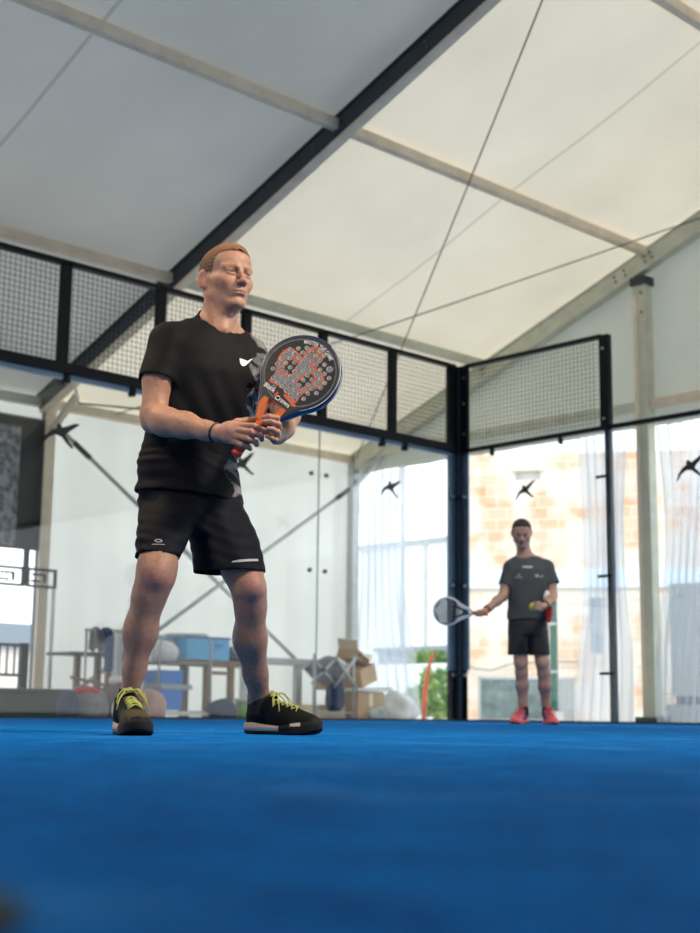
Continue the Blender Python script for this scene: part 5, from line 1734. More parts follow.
# left hand (supports the throat from the far side, fingers folding to the front)
S.cone((0.256, -0.150, 0.955), (0.252, -0.180, 0.952), 0.0255, 0.026, 0.015)
S.ell((0.250, -0.198, 0.952), (0.022, 0.034, 0.037), k=0.014)
finger(S, [(0.256, -0.222, 0.978), (0.256, -0.252, 0.990), (0.232, -0.266, 0.992), (0.213, -0.256, 0.990)], 0.0098, 0.0080)
finger(S, [(0.262, -0.226, 0.960), (0.262, -0.262, 0.968), (0.240, -0.280, 0.972), (0.218, -0.277, 0.972)], 0.0100, 0.0082)
finger(S, [(0.258, -0.226, 0.942), (0.260, -0.258, 0.944), (0.246, -0.276, 0.948), (0.232, -0.282, 0.950)], 0.0096, 0.0080)
finger(S, [(0.250, -0.222, 0.926), (0.253, -0.246, 0.922), (0.240, -0.262, 0.924), (0.226, -0.266, 0.928)], 0.0086, 0.0072)
finger(S, [(0.243, -0.178, 0.975), (0.226, -0.178, 1.000), (0.210, -0.186, 1.020)], 0.0120, 0.0090)

h1inv = lambda P: (P - np.array(HO)) @ HR.T
fc1 = face_colors(h1inv, HS, HL1, (0.20, 0.115, 0.065))


def skin1(P):
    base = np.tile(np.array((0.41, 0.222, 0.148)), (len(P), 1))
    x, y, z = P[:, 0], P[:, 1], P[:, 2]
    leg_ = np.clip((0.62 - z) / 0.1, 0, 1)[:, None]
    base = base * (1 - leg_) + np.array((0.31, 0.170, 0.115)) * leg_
    for c, r, col, w in (((-0.119, -0.23, 0.49), 0.05, (0.44, 0.19, 0.15), 0.6), ((0.172, 0.0, 0.475), 0.05, (0.42, 0.18, 0.15), 0.6), ((-0.185, -0.06, 1.0), 0.04, (0.5, 0.23, 0.17), 0.4),
                         ((0.12, -0.26, 0.94), 0.06, (0.48, 0.24, 0.19), 0.5), ((0.22, -0.26, 0.94), 0.05, (0.52, 0.25, 0.20), 0.5)):
        k = w * np.exp(-((x - c[0]) ** 2 + (y - c[1]) ** 2 + (z - c[2]) ** 2) / (r * r))[:, None]
        base = base * (1 - k) + np.array(col) * k
    # hair on shins and forearms
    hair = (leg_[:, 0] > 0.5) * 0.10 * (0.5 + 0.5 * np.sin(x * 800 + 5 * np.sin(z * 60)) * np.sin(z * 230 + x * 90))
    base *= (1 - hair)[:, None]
    return fc1(P, base)


P, Q = multires(S, 0.0075, [(V3(-0.06, -0.11, 1.39), V3(0.18, 0.20, 1.72), 0.0026), (V3(0.04, -0.31, 0.86), V3(0.30, -0.13, 1.045), 0.0026)])
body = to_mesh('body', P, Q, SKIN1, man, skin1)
eyes(man, h1, HR, HS, ('iris_grey_blue', (0.10, 0.12, 0.13)))

# hair
def hair_mesh(name, ho, hr, hs, parent, material, hl, grow=0.0035, colors=None, extra=None, res=0.0028, taper=0.004):
    H = Sdf(); h = lambda a, b, c: np.array(ho) + hs * (a * hr[0] + b * hr[1] + c * hr[2])
    H.ell(h(0, -0.014, 0.034), (np.array((0.079, 0.096, 0.078)) + grow) * hs, hr, 0.02)
    H.ell(h(0, 0.030, 0.040), (np.array((0.066, 0.056, 0.055)) + grow * 0.8) * hs, hr, 0.02)
    H.ell(h(0, -0.045, -0.01), (np.array((0.060, 0.055, 0.055)) + grow * 0.2) * hs, hr, 0.02)
    if extra: extra(H, h)
    def g(X, Y, Z, cur):
        p = (X - ho[0], Y - ho[1], Z - ho[2])
        q = [(hr[i][0] * p[0] + hr[i][1] * p[1] + hr[i][2] * p[2]) / hs for i in range(3)]
        line = np.interp(q[1], hl[0], hl[1])
        n_ = 0.0011 * (np.sin(q[0] * 420 + q[2] * 120) * np.sin(q[1] * 390 + 1) + np.sin(q[2] * 510 + q[0] * 200))
        e = q[2] - line + 0.003 * np.sin(q[1] * 300 + q[0] * 200)
        tap = taper * np.exp(-np.clip(e, 0, 1) / 0.010)
        return np.maximum(cur + (n_ + tap) * hs, -e * 0.6 * hs)
    H.field(g)
    P, Q = H.mesh(res); P = relax(P, Q, 1)
    return to_mesh(name, P, Q, material, parent, colors)


def haircol(P):
    q = h1inv(P) / HS
    t = np.clip((q[:, 2] - 0.045) / 0.05, 0, 1)[:, None]
    return (np.array((0.17, 0.105, 0.065)) * (1 - t) + np.array((0.36, 0.17, 0.075)) * t)


hair_mesh('hair', HO, HR, HS, man, HAIR1, HL1, 0.0022, haircol,
          extra=lambda H, h: H.ell(h(0, 0.018, 0.066), np.array((0.056, 0.068, 0.048)) * HS, HR, 0.02))

# ---------------------------------------------------------------- t-shirt
T1 = Sdf()
T1.loft([(0.765, -0.052, 0.100, 0.200, 0.140, PSI), (0.84, -0.056, 0.098, 0.188, 0.130, PSI), (0.92, -0.060, 0.092, 0.178, 0.122, PSI), (1.01, -0.040, 0.084, 0.176, 0.124, PSI), (1.10, -0.010, 0.078, 0.184, 0.124, PSI),
         (1.20, 0.002, 0.070, 0.192, 0.124, PSI), (1.28, 0.006, 0.070, 0.186, 0.108, PSI), (1.335, 0.012, 0.076, 0.150, 0.086, PSI), (1.375, 0.018, 0.080, 0.095, 0.072, PSI)], 0.03, 2.25)
T1.cone((-0.012, 0.080, 1.372), (-0.125, -0.02, 1.298), 0.046, 0.060, 0.035)
T1.cone((0.040, 0.115, 1.372), (0.132, 0.165, 1.312), 0.046, 0.056, 0.035)
dR = nrm((-0.153 + 0.125, -0.065 + 0.02, 1.125 - 1.30)); eR = V3(-0.1545, -0.064, 1.148)
T1.cone((-0.125, -0.02, 1.295), eR + dR * 0.05, 0.064, 0.068, 0.03, caps=[(eR, dR)])
dL = nrm((0.215 - 0.135, 0.09 - 0.165, 1.165 - 1.30)); eL = V3(0.208, 0.098, 1.178)
T1.cone((0.135, 0.165, 1.29), eL + dL * 0.05, 0.060, 0.064, 0.03, caps=[(eL, dL)])
hemN = nrm((-0.06, 0, -1)); hemC = V3(-0.05, 0.1, 0.782)
T1.plane(hemC, hemN)
# collar opening
colC = V3(0.038, 0.055, 1.398); colN = nrm((0.22, -0.32, 0.92))
T1.cone((0.024, 0.086, 1.34), (0.036, 0.080, 1.45), 0.088, 0.066, 0.03)
NC = V3(0.034, 0.078, 1.405)


def colz(X, Y):
    f = (X - NC[0]) * sin(PSI) - (Y - NC[1]) * cos(PSI)
    return np.maximum(NC[2] - 0.78 * f, 1.342)


T1.ops.append(('i', lambda X, Y, Z: (Z - colz(X, Y)) * 0.8, V3(-9, -9, -9), V3(9, 9, 9), 0.0))


def folds(X, Y, Z, cur):
    w1 = np.exp(-((Z - 0.87) / 0.08) ** 2) * (0.35 + 0.9 * np.exp(-((X + 0.17) / 0.09) ** 2))
    a = np.sin(175 * Z + 30 * X + 2.6 * np.sin(16 * X + 9 * Y) + 1.8 * np.sin(41 * Z)) * 0.0024 * w1
    a = a + 0.0036 * np.sin(60 * Z + 14 * X + 2.2 * np.sin(11 * X + 7 * Y)) * w1
    a = a + 0.0028 * np.sin(52 * (Z * 0.8 + X * 1.1) + 3 * np.sin(9 * Y + 5 * X)) * np.exp(-((Z - 1.05) / 0.12) ** 2)
    a = a + 0.0020 * np.sin(75 * (Z * 0.5 - X) + 2 * np.sin(18 * Z)) * np.exp(-((Z - 1.24) / 0.08) ** 2) * np.exp(-((np.abs(X) - 0.13) / 0.06) ** 2)
    return np.where(np.abs(cur) < 0.05, cur + a, cur)


T1.field(folds)
P, Q = T1.mesh(0.005); P = relax(P, Q, 2)


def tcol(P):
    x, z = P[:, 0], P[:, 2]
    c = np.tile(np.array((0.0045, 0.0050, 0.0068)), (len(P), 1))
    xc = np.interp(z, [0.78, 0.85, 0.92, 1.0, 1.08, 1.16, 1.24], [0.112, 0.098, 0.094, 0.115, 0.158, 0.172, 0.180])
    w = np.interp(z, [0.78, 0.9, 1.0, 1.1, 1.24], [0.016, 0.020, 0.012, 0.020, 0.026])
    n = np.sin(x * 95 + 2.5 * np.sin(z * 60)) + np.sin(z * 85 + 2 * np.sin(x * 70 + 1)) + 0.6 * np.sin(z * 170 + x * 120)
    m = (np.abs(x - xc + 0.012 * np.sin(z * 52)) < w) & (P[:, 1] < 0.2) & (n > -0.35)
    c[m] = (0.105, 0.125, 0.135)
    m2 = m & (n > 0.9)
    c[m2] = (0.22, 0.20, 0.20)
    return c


def tdrop(C, N):
    d = (N @ hemN > 0.8) & (np.abs((C - hemC) @ hemN) < 0.006)
    for e, n in ((eR, dR), (eL, dL)):
        d |= (N @ n > 0.8) & (np.abs((C - e) @ n) < 0.006) & (np.linalg.norm(C - e, axis=1) < 0.09)
    # collar bowl
    d |= (np.abs(C[:, 2] - colz(C[:, 0], C[:, 1])) < 0.006) & (N[:, 2] > 0.55) & (np.hypot(C[:, 0] - NC[0], C[:, 1] - NC[1]) < 0.095) & (C[:, 2] > 1.335)
    return d


shirt = to_mesh('t_shirt', P, Q, TEE, man, tcol, tdrop)
sm = shirt.modifiers.new('thickness', 'SOLIDIFY'); sm.thickness = 0.0025; sm.offset = -1
sw = curve_outline([(-0.48, 0.20), (-0.52, 0.0), (-0.44, -0.14), (-0.26, -0.15), (0.0, -0.07), (0.30, 0.06), (0.58, 0.20), (0.28, 0.13), (0.0, 0.055), (-0.22, 0.01), (-0.35, 0.02), (-0.42, 0.09)], n=3)
decal('swoosh_print', flat_mesh([[(x * 0.062, y * 0.080) for x, y in sw]], 2), (0.176, -0.010, 1.243), (cos(PSI), sin(PSI), 0.20), (-0.15, -0.13, 1), shirt, PRINTW, shirt, 0.0012, 'small white curved tick on the chest')

# ---------------------------------------------------------------- shorts
T2 = Sdf()
T2.loft([(0.66, -0.03, 0.115, 0.165, 0.125, PSI), (0.72, -0.042, 0.112, 0.176, 0.132, PSI), (0.80, -0.052, 0.104, 0.186, 0.128, PSI), (0.84, -0.055, 0.1, 0.175, 0.115, PSI)], 0.03)
T2.loft([(0.535, -0.122, -0.150, 0.068, 0.090, 0.2), (0.60, -0.122, -0.100, 0.080, 0.098, 0.3), (0.68, -0.112, -0.02, 0.094, 0.112, 0.4), (0.76, -0.095, 0.05, 0.100, 0.12, 0.6)], 0.02)
T2.cone((-0.100, 0.03, 0.75), (-0.120, -0.12, 0.60), 0.088, 0.072, 0.02)
T2.loft([(0.510, 0.096, 0.078, 0.122, 0.100, 0.1), (0.58, 0.084, 0.092, 0.120, 0.105, 0.2), (0.66, 0.060, 0.112, 0.116, 0.115, 0.4), (0.74, 0.02, 0.130, 0.11, 0.12, 0.6), (0.82, -0.02, 0.12, 0.10, 0.10, 0.7)], 0.02)
rH = V3(-0.12, -0.15, 0.557); rN = nrm((-0.02, -0.1, -1)); lH = V3(0.09, 0.08, 0.530); lN = nrm((0.03, 0, -1))


def legcut(X, Y, Z, cur):
    left_side = (X + 0.045) * 1.0
    pr = (X - rH[0]) * rN[0] + (Y - rH[1]) * rN[1] + (Z - rH[2]) * rN[2]
    pl = (X - lH[0]) * lN[0] + (Y - lH[1]) * lN[1] + (Z - lH[2]) * lN[2]
    p = np.where(left_side < 0, pr, pl)
    f = 0.0040 * np.sin(50 * (Z * 0.7 + X * 1.2) + 2.5 * np.sin(9 * X + 8 * Y)) + 0.0024 * np.sin(150 * Z + 30 * X + 2.5 * np.sin(24 * Y + 12 * X))
    f = f * (0.4 + 0.8 * np.exp(-((X + 0.19) / 0.06) ** 2))
    return np.maximum(np.where(np.abs(cur) < 0.05, cur + f, cur), p)


T2.field(legcut)
P, Q = T2.mesh(0.0055); P = relax(P, Q, 2)


def sdrop(C, N):
    R_ = C[:, 0] < -0.045
    return (R_ & (N @ rN > 0.8) & (np.abs((C - rH) @ rN) < 0.007)) | (~R_ & (N @ lN > 0.8) & (np.abs((C - lH) @ lN) < 0.007))


def scol(P):
    c = np.tile(np.array((0.0042, 0.0055, 0.0110)), (len(P), 1))
    side = (P[:, 0] < -0.165)
    c[side] = (0.008, 0.008, 0.009)
    return c


shorts = to_mesh('shorts', P, Q, SHORTSM, man, scol, sdrop)
sm = shorts.modifiers.new('thickness', 'SOLIDIFY'); sm.thickness = 0.0025; sm.offset = -1
ring = [(0.012 * cos(a), 0.0055 * sin(a)) for a in np.linspace(0, 2 * pi, 25)[:-1]]
rin = [(x * 0.72, y * 0.6) for x, y in ring]
bmr = bmesh.new(); A = [bmr.verts.new((*p, 0)) for p in ring]; B = [bmr.verts.new((*p, 0)) for p in rin]
for i in range(24): bmr.faces.new((A[i], A[(i + 1) % 24], B[(i + 1) % 24], B[i]))
decal('oval_print', bmr, (-0.110, -0.22, 0.602), (1, 0.1, 0), (0, 0, 1), shorts, PRINTG, shorts, 0.0012, 'small grey oval mark on the right leg')
decal('line_print', flat_mesh([[(-0.02, -0.001), (0.02, -0.001), (0.02, 0.001), (-0.02, 0.001)]], 2), (-0.110, -0.22, 0.590), (1, 0.1, 0), (0, 0, 1), shorts, PRINTG, shorts, 0.0012)
decal('reflective_strip', flat_mesh([[(-0.045, -0.0045), (-0.02, -0.005), (0.045, -0.004), (0.045, 0.004), (-0.02, 0.003), (-0.040, 0.001)]], 3), (0.150, -0.03, 0.565), (0.985, 0.1, 0.12), (-0.1, 0, 1), shorts, PRINTG, shorts, 0.0015, 'silver reflective strip above the left hem')

# socks, shoes, wristband
sock(man, (-0.203, -0.120, 0.075), (-0.196, -0.121, 0.138), 0.039, 0.034)
sock(man, (0.193, 0.232, 0.070), (0.190, 0.222, 0.135), 0.043, 0.040)
SM1 = dict(mat=mat('shoe_upper_mesh', (0.02, 0.02, 0.02), 0.7, spec=0.15, attr='Col', noise=0.3, nscale=70, bump=0.3, bscale=300), upper=(0.006, 0.006, 0.007), toe=(0.075, 0.062, 0.032), patch=None, outsole=OUTS, midsole=MIDS, guard=OUTS)
SM1b = dict(SM1, flash=True); SM1b['toe'] = (0.008, 0.008, 0.008)
shoe(man, (-0.222, -0.075, 0.0), radians(199), SM1, LACE, label='shoe pointing at the viewer, khaki toe and loose yellow laces')
shoe(man, (0.148, 0.262, 0.0), radians(238), SM1b, LACE, label='black shoe seen from the side with a pale midsole')
mb = MB()
c = V3(0.060, -0.214, 0.949); d = nrm((0.104, -0.07, -0.04)); u = nrm(np.cross(d, (0, 0, 1))); v = np.cross(d, u)
mb.tube([tuple(c + 0.0285 * cos(a) * u + 0.0285 * sin(a) * v) for a in np.linspace(0, 2 * pi, 25)[:-1]], 0.0048, 8, closed=True)
mb.build('wristband', BANDK, man, True)

# ---------------------------------------------------------------- racket of the man in front
AX = nrm((0.602, 0.064, 0.797)); n0 = V3(-0.20, -0.97, 0.05); n0 = nrm(n0 - AX * (n0 @ AX)); RX = np.cross(AX, n0)
# artwork measured about the head centre (unit: fraction of the head radius), handle down
rot = lambda X, Y: (((X - 380) * 0.786 + (Y - 375) * 0.614) * 0.448e-3, ((X - 380) * 0.614 - (Y - 375) * 0.786) * 0.448e-3)
CY = 0.333
cr = lambda pts, n=5: [(x, y + CY) for x, y in [rot(*p) for p in curve_outline(pts, n=n)]]
crown = cr([(165, 425), (205, 370), (218, 310), (225, 255), (262, 200), (315, 185), (360, 222), (405, 268), (415, 225), (450, 190), (500, 183), (540, 225), (540, 280), (500, 315), (455, 318), (490, 350), (535, 390), (550, 440), (530, 485), (470, 508), (410, 530), (375, 560), (345, 602), (310, 550), (260, 490), (210, 455)])
eyeA = cr([(300, 248), (345, 268), (372, 300), (345, 345), (330, 388), (290, 385), (252, 385), (258, 345), (268, 295)])
eyeB = cr([(352, 442), (390, 418), (440, 378), (478, 398), (492, 430), (462, 470), (415, 490), (378, 512), (368, 475)])
hls = []
for i in range(-6, 7):
    for j in range(-7, 7):
        X = 370 + 0 + 32 * i + 30 * j; Y = 328 + 35 * i - 37 * j
        x, y = rot(X, Y)
        rr = np.hypot(x, y)
        yl = y / 0.13
        if rr < 0.098 and y > -0.092: hls.append((x, y + CY))


def rcol(x, y):
    c = np.tile(np.array((0.010, 0.012, 0.015)), (len(x), 1))
    q = np.hypot(x, y - CY)
    c[(q > 0.117)] = (0.02, 0.024, 0.03)
    c[(np.abs(q - 0.1165) < 0.0014)] = (0.16, 0.18, 0.20)
    inc = in_poly(x, y, crown); ia = in_poly(x, y, eyeA); ib = in_poly(x, y, eyeB)
    dc = np.minimum(poly_dist(x, y, crown), np.minimum(poly_dist(x, y, eyeA), poly_dist(x, y, eyeB)))
    grey = inc & ~ia & ~ib
    c[grey] = (0.17, 0.185, 0.20)
    ball_ = grey & (np.hypot(x - rot(500, 235)[0], y - CY - rot(500, 235)[1]) < 0.022)
    c[ball_] = (0.26, 0.12, 0.07)
    c[dc < 0.0033] = (0.62, 0.105, 0.03)
    lx, ly = rot(595, 360)
    rr = np.hypot(x - lx, y - CY - ly)
    c[(rr < 0.0115) & (rr > 0.0052)] = (0.24, 0.23, 0.27)
    # orange flash by the crown's right foot
    a = rot(275, 545); b = rot(340, 628)
    t = np.clip(((x - a[0]) * (b[0] - a[0]) + (y - CY - a[1]) * (b[1] - a[1])) / ((b[0] - a[0]) ** 2 + (b[1] - a[1]) ** 2), 0, 1)
    dd_ = np.hypot(x - a[0] - t * (b[0] - a[0]), y - CY - a[1] - t * (b[1] - a[1]))
    c[dd_ < 0.0052] = (0.62, 0.12, 0.05)
    thr = (y < 0.205) & (np.abs(x) > 0.0)
    c[thr & (np.abs(x) < 0.045)] = (0.60, 0.13, 0.02)
    return c


FACE1 = mat('racket_face_print', (0.02, 0.02, 0.02), 0.35, attr='Col')
RM1 = dict(face=FACE1, frame=mat('racket_frame_dark_blue', (0.02, 0.035, 0.09), 0.25, coat=0.3, noise=0.2), back=mat('racket_back_black', (0.012, 0.012, 0.014), 0.4),
           hole=mat('racket_hole_rim', (0.80, 0.80, 0.76), 0.6), throat=mat('racket_throat_orange', (0.75, 0.22, 0.04), 0.3), grip=mat('orange_grip_tape', (0.62, 0.12, 0.025), 0.6, noise=0.15, nscale=80), butt=mat('neon_red_cap', (0.85, 0.07, 0.04), 0.4))
rk = racket('padel_racket', 'black padel racket with a grey and orange crown print, held by the man in front', RM1, 0.130, CY, hls, rcol)
BUTT = V3(0.127, -0.222, 0.879)
rk.matrix_world = Matrix.Translation(man.location) @ Matrix.Rotation(YAW, 4, 'Z') @ frame_matrix(RX, AX, n0, BUTT)
mb = MB(); mb.tube([(-0.129 * 1.0 * cos(a) * -1, CY + 0.1325 * sin(a), 0.0185 - 0.002) for a in np.linspace(-0.9, 1.35, 40)], 0.0012, 5)
mb.build('rim_line', PRINTW, rk, True)


def lettering(txt, size, fx, parent, material, z, shear=0.0, bold=0.0006, name='lettering', label=None, sx=0.92):
    bm = text_bm(txt, size, shear, bold)
    bmesh.ops.subdivide_edges(bm, edges=[e for e in bm.edges if e.calc_length() > size * 0.3], cuts=2)
    for v in bm.verts:
        x, y = fx(v.co.x * sx, v.co.y); v.co = Vector((x, y, z))
    bmesh.ops.triangulate(bm, faces=bm.faces[:])
    me = bpy.data.meshes.new(name); bm.to_mesh(me); bm.free()
    o = link(name, me, material, parent)
    if label: o['label'] = label
    return o


LET = mat('pale_grey_lettering', (0.78, 0.80, 0.80), 0.5)
# lettering follows the top rim, read from left to right
R0 = 0.1075
aC = math.atan2(rot(525, 190)[0], rot(525, 190)[1])
lettering('MASTER THE GAME', 0.0185, lambda x, y: ((R0 + y) * sin(aC + x / R0), CY + (R0 + y) * cos(aC + x / R0)), rk, LET, 0.0186, bold=0.0002, label='pale lettering curved along the top rim', sx=0.74)
lettering('Black', 0.022, lambda x, y: (x + rot(163, 478)[0], y + CY + rot(163, 478)[1] - 1.2 * x * 0 - 4.0 * (x) ** 2), rk, LET, 0.0186, bold=0.0003, label='pale lettering under the crown, first word', sx=0.92)
lettering('Crown', 0.022, lambda x, y: (x + rot(258, 590)[0], y + CY + rot(258, 590)[1] - 4.0 * (x) ** 2), rk, LET, 0.0186, bold=0.0003, label='pale lettering under the crown, second word', sx=0.92)
lettering('&', 0.022, lambda x, y: (x + rot(212, 535)[0], y + CY + rot(212, 535)[1]), rk, mat('red_lettering', (0.65, 0.06, 0.03), 0.5), 0.0186, bold=0.0008, label='red sign between the two words')

# ================================================================ FAR PLAYER
far = empty('person', (2.857, -2.316, 0.0), 'far player in dark grey t-shirt looking down at the ball in his hand', 'person', YAW)
H2O, H2S, H2R = (-0.068, -0.050, 1.615), 0.98, axes_head(radians(-6), radians(-24))
S = Sdf(); h2 = head_ops(S, H2O, H2R, H2S)
S.cone((-0.060, 0.00, 1.56), (-0.035, 0.015, 1.40), 0.055, 0.064, 0.03)
S.cone((-0.03, 0.015, 1.415), (-0.15, 0.01, 1.34), 0.042, 0.050, 0.04); S.cone((-0.03, 0.015, 1.415), (0.14, 0.01, 1.34), 0.042, 0.050, 0.04)
S.loft([(0.76, -0.02, 0.0, 0.14, 0.10, 0), (0.9, -0.015, 0.0, 0.14, 0.10, 0), (1.1, -0.01, 0.0, 0.15, 0.095, 0), (1.25, -0.005, 0.0, 0.165, 0.09, 0), (1.36, -0.02, 0.005, 0.12, 0.06, 0)], 0.03)
S.chain([(-0.165, 0.0, 1.315, 0.055), (-0.205, -0.025, 1.17, 0.045), (-0.232, -0.05, 1.065, 0.040), (-0.29, -0.10, 1.02, 0.040), (-0.36, -0.165, 0.96, 0.030), (-0.402, -0.205, 0.93, 0.026)], 0.025)
S.chain([(0.155, 0.0, 1.32, 0.055), (0.182, -0.02, 1.18, 0.047), (0.186, -0.045, 1.075, 0.042), (0.160, -0.13, 1.035, 0.042), (0.105, -0.24, 0.99, 0.031), (0.080, -0.295, 0.97, 0.027)], 0.025)
for sx, kx, ax_, ay in ((-0.088, -0.085, -0.056, 0.03), (0.070, 0.096, 0.146, 0.06)):
    S.chain([(sx, 0.0, 0.80, 0.090), ((sx + kx) / 2, -0.02, 0.65, 0.072), (kx, -0.035, 0.52, 0.055), ((kx * 0.75 + ax_ * 0.25), -0.02, 0.43, 0.050), ((kx + ax_) / 2, 0.01, 0.32, 0.053), (ax_ * 0.8 + kx * 0.2, ay, 0.18, 0.037), (ax_, ay, 0.10, 0.034), (ax_, ay, 0.06, 0.034)], 0.03)
    S.ell((kx, -0.075, 0.495), (0.028, 0.022, 0.034), k=0.03)
# right hand on the grip
S.ell((-0.432, -0.228, 0.918), (0.040, 0.030, 0.026), k=0.015)
for i in range(4):
    x = -0.420 - 0.016 * i
    finger(S, [(x + 0.004, -0.245, 0.930), (x - 0.006, -0.272, 0.920), (x - 0.012, -0.268, 0.896), (x - 0.010, -0.245, 0.884)], 0.0092 - 0.0004 * i, 0.0078, 0.005)
finger(S, [(-0.415, -0.215, 0.925), (-0.445, -0.212, 0.930), (-0.475, -0.228, 0.922)], 0.011, 0.0085)
# left hand cupping the ball
S.ell((0.052, -0.325, 0.958), (0.030, 0.036, 0.032), k=0.015)
BALL = V3(-0.020, -0.372, 0.956)
for i, (dz, ln) in enumerate(((0.030, 1.0), (0.012, 1.05), (-0.008, 1.0), (-0.026, 0.85))):
    z = 0.956 + dz
    finger(S, [(0.046, -0.350, z), (0.030, -0.394 - 0.004 * ln, z + 0.004), (0.002, -0.412 * 1.0 - 0.004, z + 0.003), (-0.020 * ln, -0.412, z * 1.0)], 0.0092, 0.0076, 0.005)
finger(S, [(0.045, -0.310, 0.982), (0.018, -0.330, 0.994), (-0.010, -0.350, 0.992)], 0.0115, 0.0088)
h2inv = lambda P: (P - np.array(H2O)) @ H2R.T
fc2 = face_colors(h2inv, H2S)


def skin2(P):
    base = np.tile(np.array((0.42, 0.25, 0.19)), (len(P), 1))
    return fc2(P, base)


P, Q = multires(S, 0.009, [(V3(-0.18, -0.20, 1.46), V3(0.06, 0.12, 1.78), 0.0045), (V3(-0.52, -0.31, 0.86), V3(-0.39, -0.17, 0.97), 0.004), (V3(-0.06, -0.45, 0.90), V3(0.10, -0.26, 1.02), 0.004)])
to_mesh('body', P, Q, SKIN2, far, skin2)
eyes(far, h2, H2R, H2S, ('iris_brown', (0.06, 0.03, 0.015)))
hair_mesh('hair', H2O, H2R, H2S, far, HAIR2, ([-0.13, -0.06, -0.034, -0.02, 0.0, 0.012, 0.022, 0.036, 0.055, 0.075, 0.10], [-0.060, -0.055, -0.03, -0.016, -0.018, -0.010, 0.030, 0.050, 0.066, 0.072, 0.078]), 0.006, None, res=0.0045)
T3 = Sdf()
T3.loft([(0.85, -0.018, 0.0, 0.178, 0.128, 0), (0.95, -0.016, 0.0, 0.174, 0.124, 0), (1.08, -0.010, 0.0, 0.178, 0.122, 0), (1.2, -0.002, 0.0, 0.188, 0.120, 0), (1.30, -0.004, 0.0, 0.186, 0.104, 0), (1.365, -0.015, 0.005, 0.15, 0.08, 0), (1.40, -0.03, 0.01, 0.10, 0.066, 0)], 0.03, 2.3)
T3.cone((-0.055, 0.015, 1.395), (-0.155, 0.005, 1.325), 0.050, 0.060, 0.035); T3.cone((-0.01, 0.015, 1.395), (0.145, 0.005, 1.33), 0.050, 0.060, 0.035)
e1 = V3(-0.207, -0.022, 1.155); d1_ = nrm((-0.045, -0.025, -0.16)); e2 = V3(0.192, -0.022, 1.175); d2_ = nrm((0.035, -0.025, -0.16))
T3.cone((-0.160, 0.0, 1.31), e1 + d1_ * 0.05, 0.062, 0.068, 0.03, caps=[(e1, d1_)]); T3.cone((0.150, 0.0, 1.315), e2 + d2_ * 0.05, 0.062, 0.072, 0.03, caps=[(e2, d2_)])
T3.plane((0, 0, 0.868), (0, 0, -1))
T3.ell((-0.05, -0.01, 1.455), (0.075, 0.07, 0.085), k=0.004, kind='s')
T3.field(lambda X, Y, Z, cur: np.where(np.abs(cur) < 0.05, cur + 0.004 * np.sin(34 * (Z * 0.7 + X) + 3 * np.sin(7 * X + 9 * Z)) * np.exp(-((Z - 1.02) / 0.13) ** 2), cur))
P, Q = T3.mesh(0.007); P = relax(P, Q, 2)
def t3drop(C, N):
    d = (N[:, 2] < -0.8) & (np.abs(C[:, 2] - 0.868) < 0.008)
    for e, n in ((e1, d1_), (e2, d2_)): d |= (N @ n > 0.8) & (np.abs((C - e) @ n) < 0.008) & (np.linalg.norm(C - e, axis=1) < 0.1)
    q = (C - V3(-0.05, -0.01, 1.455)) / V3(0.075, 0.07, 0.085); d |= (C[:, 2] > 1.31) & (np.linalg.norm(q, axis=1) < 1.04) & ((N * q).sum(1) < 0)
    return d
TEE2 = mat('dark_grey_jersey', (0.045, 0.056, 0.064), 0.75, noise=0.1, nscale=20)
sh2 = to_mesh('t_shirt', P, Q, TEE2, far, None, t3drop)
m_ = sh2.modifiers.new('thickness', 'SOLIDIFY'); m_.thickness = 0.003; m_.offset = -1
rect = lambda x, y, w, h: [(x - w, y - h), (x + w, y - h), (x + w, y + h), (x - w, y + h)]
decal('chest_print', flat_mesh([rect(-0.030 + 0.012 * i, 0, 0.005, 0.008 if i % 2 else 0.006) for i in range(7)], 1), (-0.035, -0.1, 1.315), (1, 0, 0), (0, 0, 1), sh2, PRINTG, sh2, 0.002, 'small pale mark under the collar')
decal('chest_print', flat_mesh([[(-0.012, 0.0), (0.0, 0.024), (0.012, 0.0), (0.0, 0.008)], rect(0, -0.010, 0.03, 0.003)], 1), (-0.103, -0.1, 1.235), (1, 0, 0), (0, 0, 1), sh2, PRINTG, sh2, 0.002, 'small pale emblem on the right chest')
decal('chest_print', flat_mesh([rect(-0.012, 0.004, 0.014, 0.011), rect(0.02, -0.004, 0.014, 0.004), rect(0.035, 0.008, 0.012, 0.002)], 1), (0.062, -0.1, 1.235), (1, 0, 0), (0, 0, 1), sh2, PRINTG, sh2, 0.002, 'small pale emblem on the left chest')
T4 = Sdf()
T4.loft([(0.74, -0.018, 0.0, 0.168, 0.120, 0), (0.82, -0.018, 0.0, 0.170, 0.122, 0), (0.90, -0.018, 0.0, 0.160, 0.112, 0)], 0.03)
T4.loft([(0.555, -0.102, -0.012, 0.090, 0.098, 0), (0.66, -0.098, -0.01, 0.092, 0.102, 0), (0.78, -0.09, 0.0, 0.092, 0.11, 0)], 0.012)
T4.loft([(0.555, 0.074, -0.012, 0.088, 0.098, 0), (0.66, 0.070, -0.01, 0.090, 0.102, 0), (0.78, 0.060, 0.0, 0.090, 0.11, 0)], 0.012)
T4.plane((0, 0, 0.575), (0, 0, -1))
P, Q = T4.mesh(0.007); P = relax(P, Q, 2)
SH2 = mat('black_shorts_cloth', (0.012, 0.012, 0.015), 0.7)
s4 = to_mesh('shorts', P, Q, SH2, far, None, lambda C, N: (N[:, 2] < -0.8) & (np.abs(C[:, 2] - 0.575) < 0.008))
m_ = s4.modifiers.new('thickness', 'SOLIDIFY'); m_.thickness = 0.003; m_.offset = -1
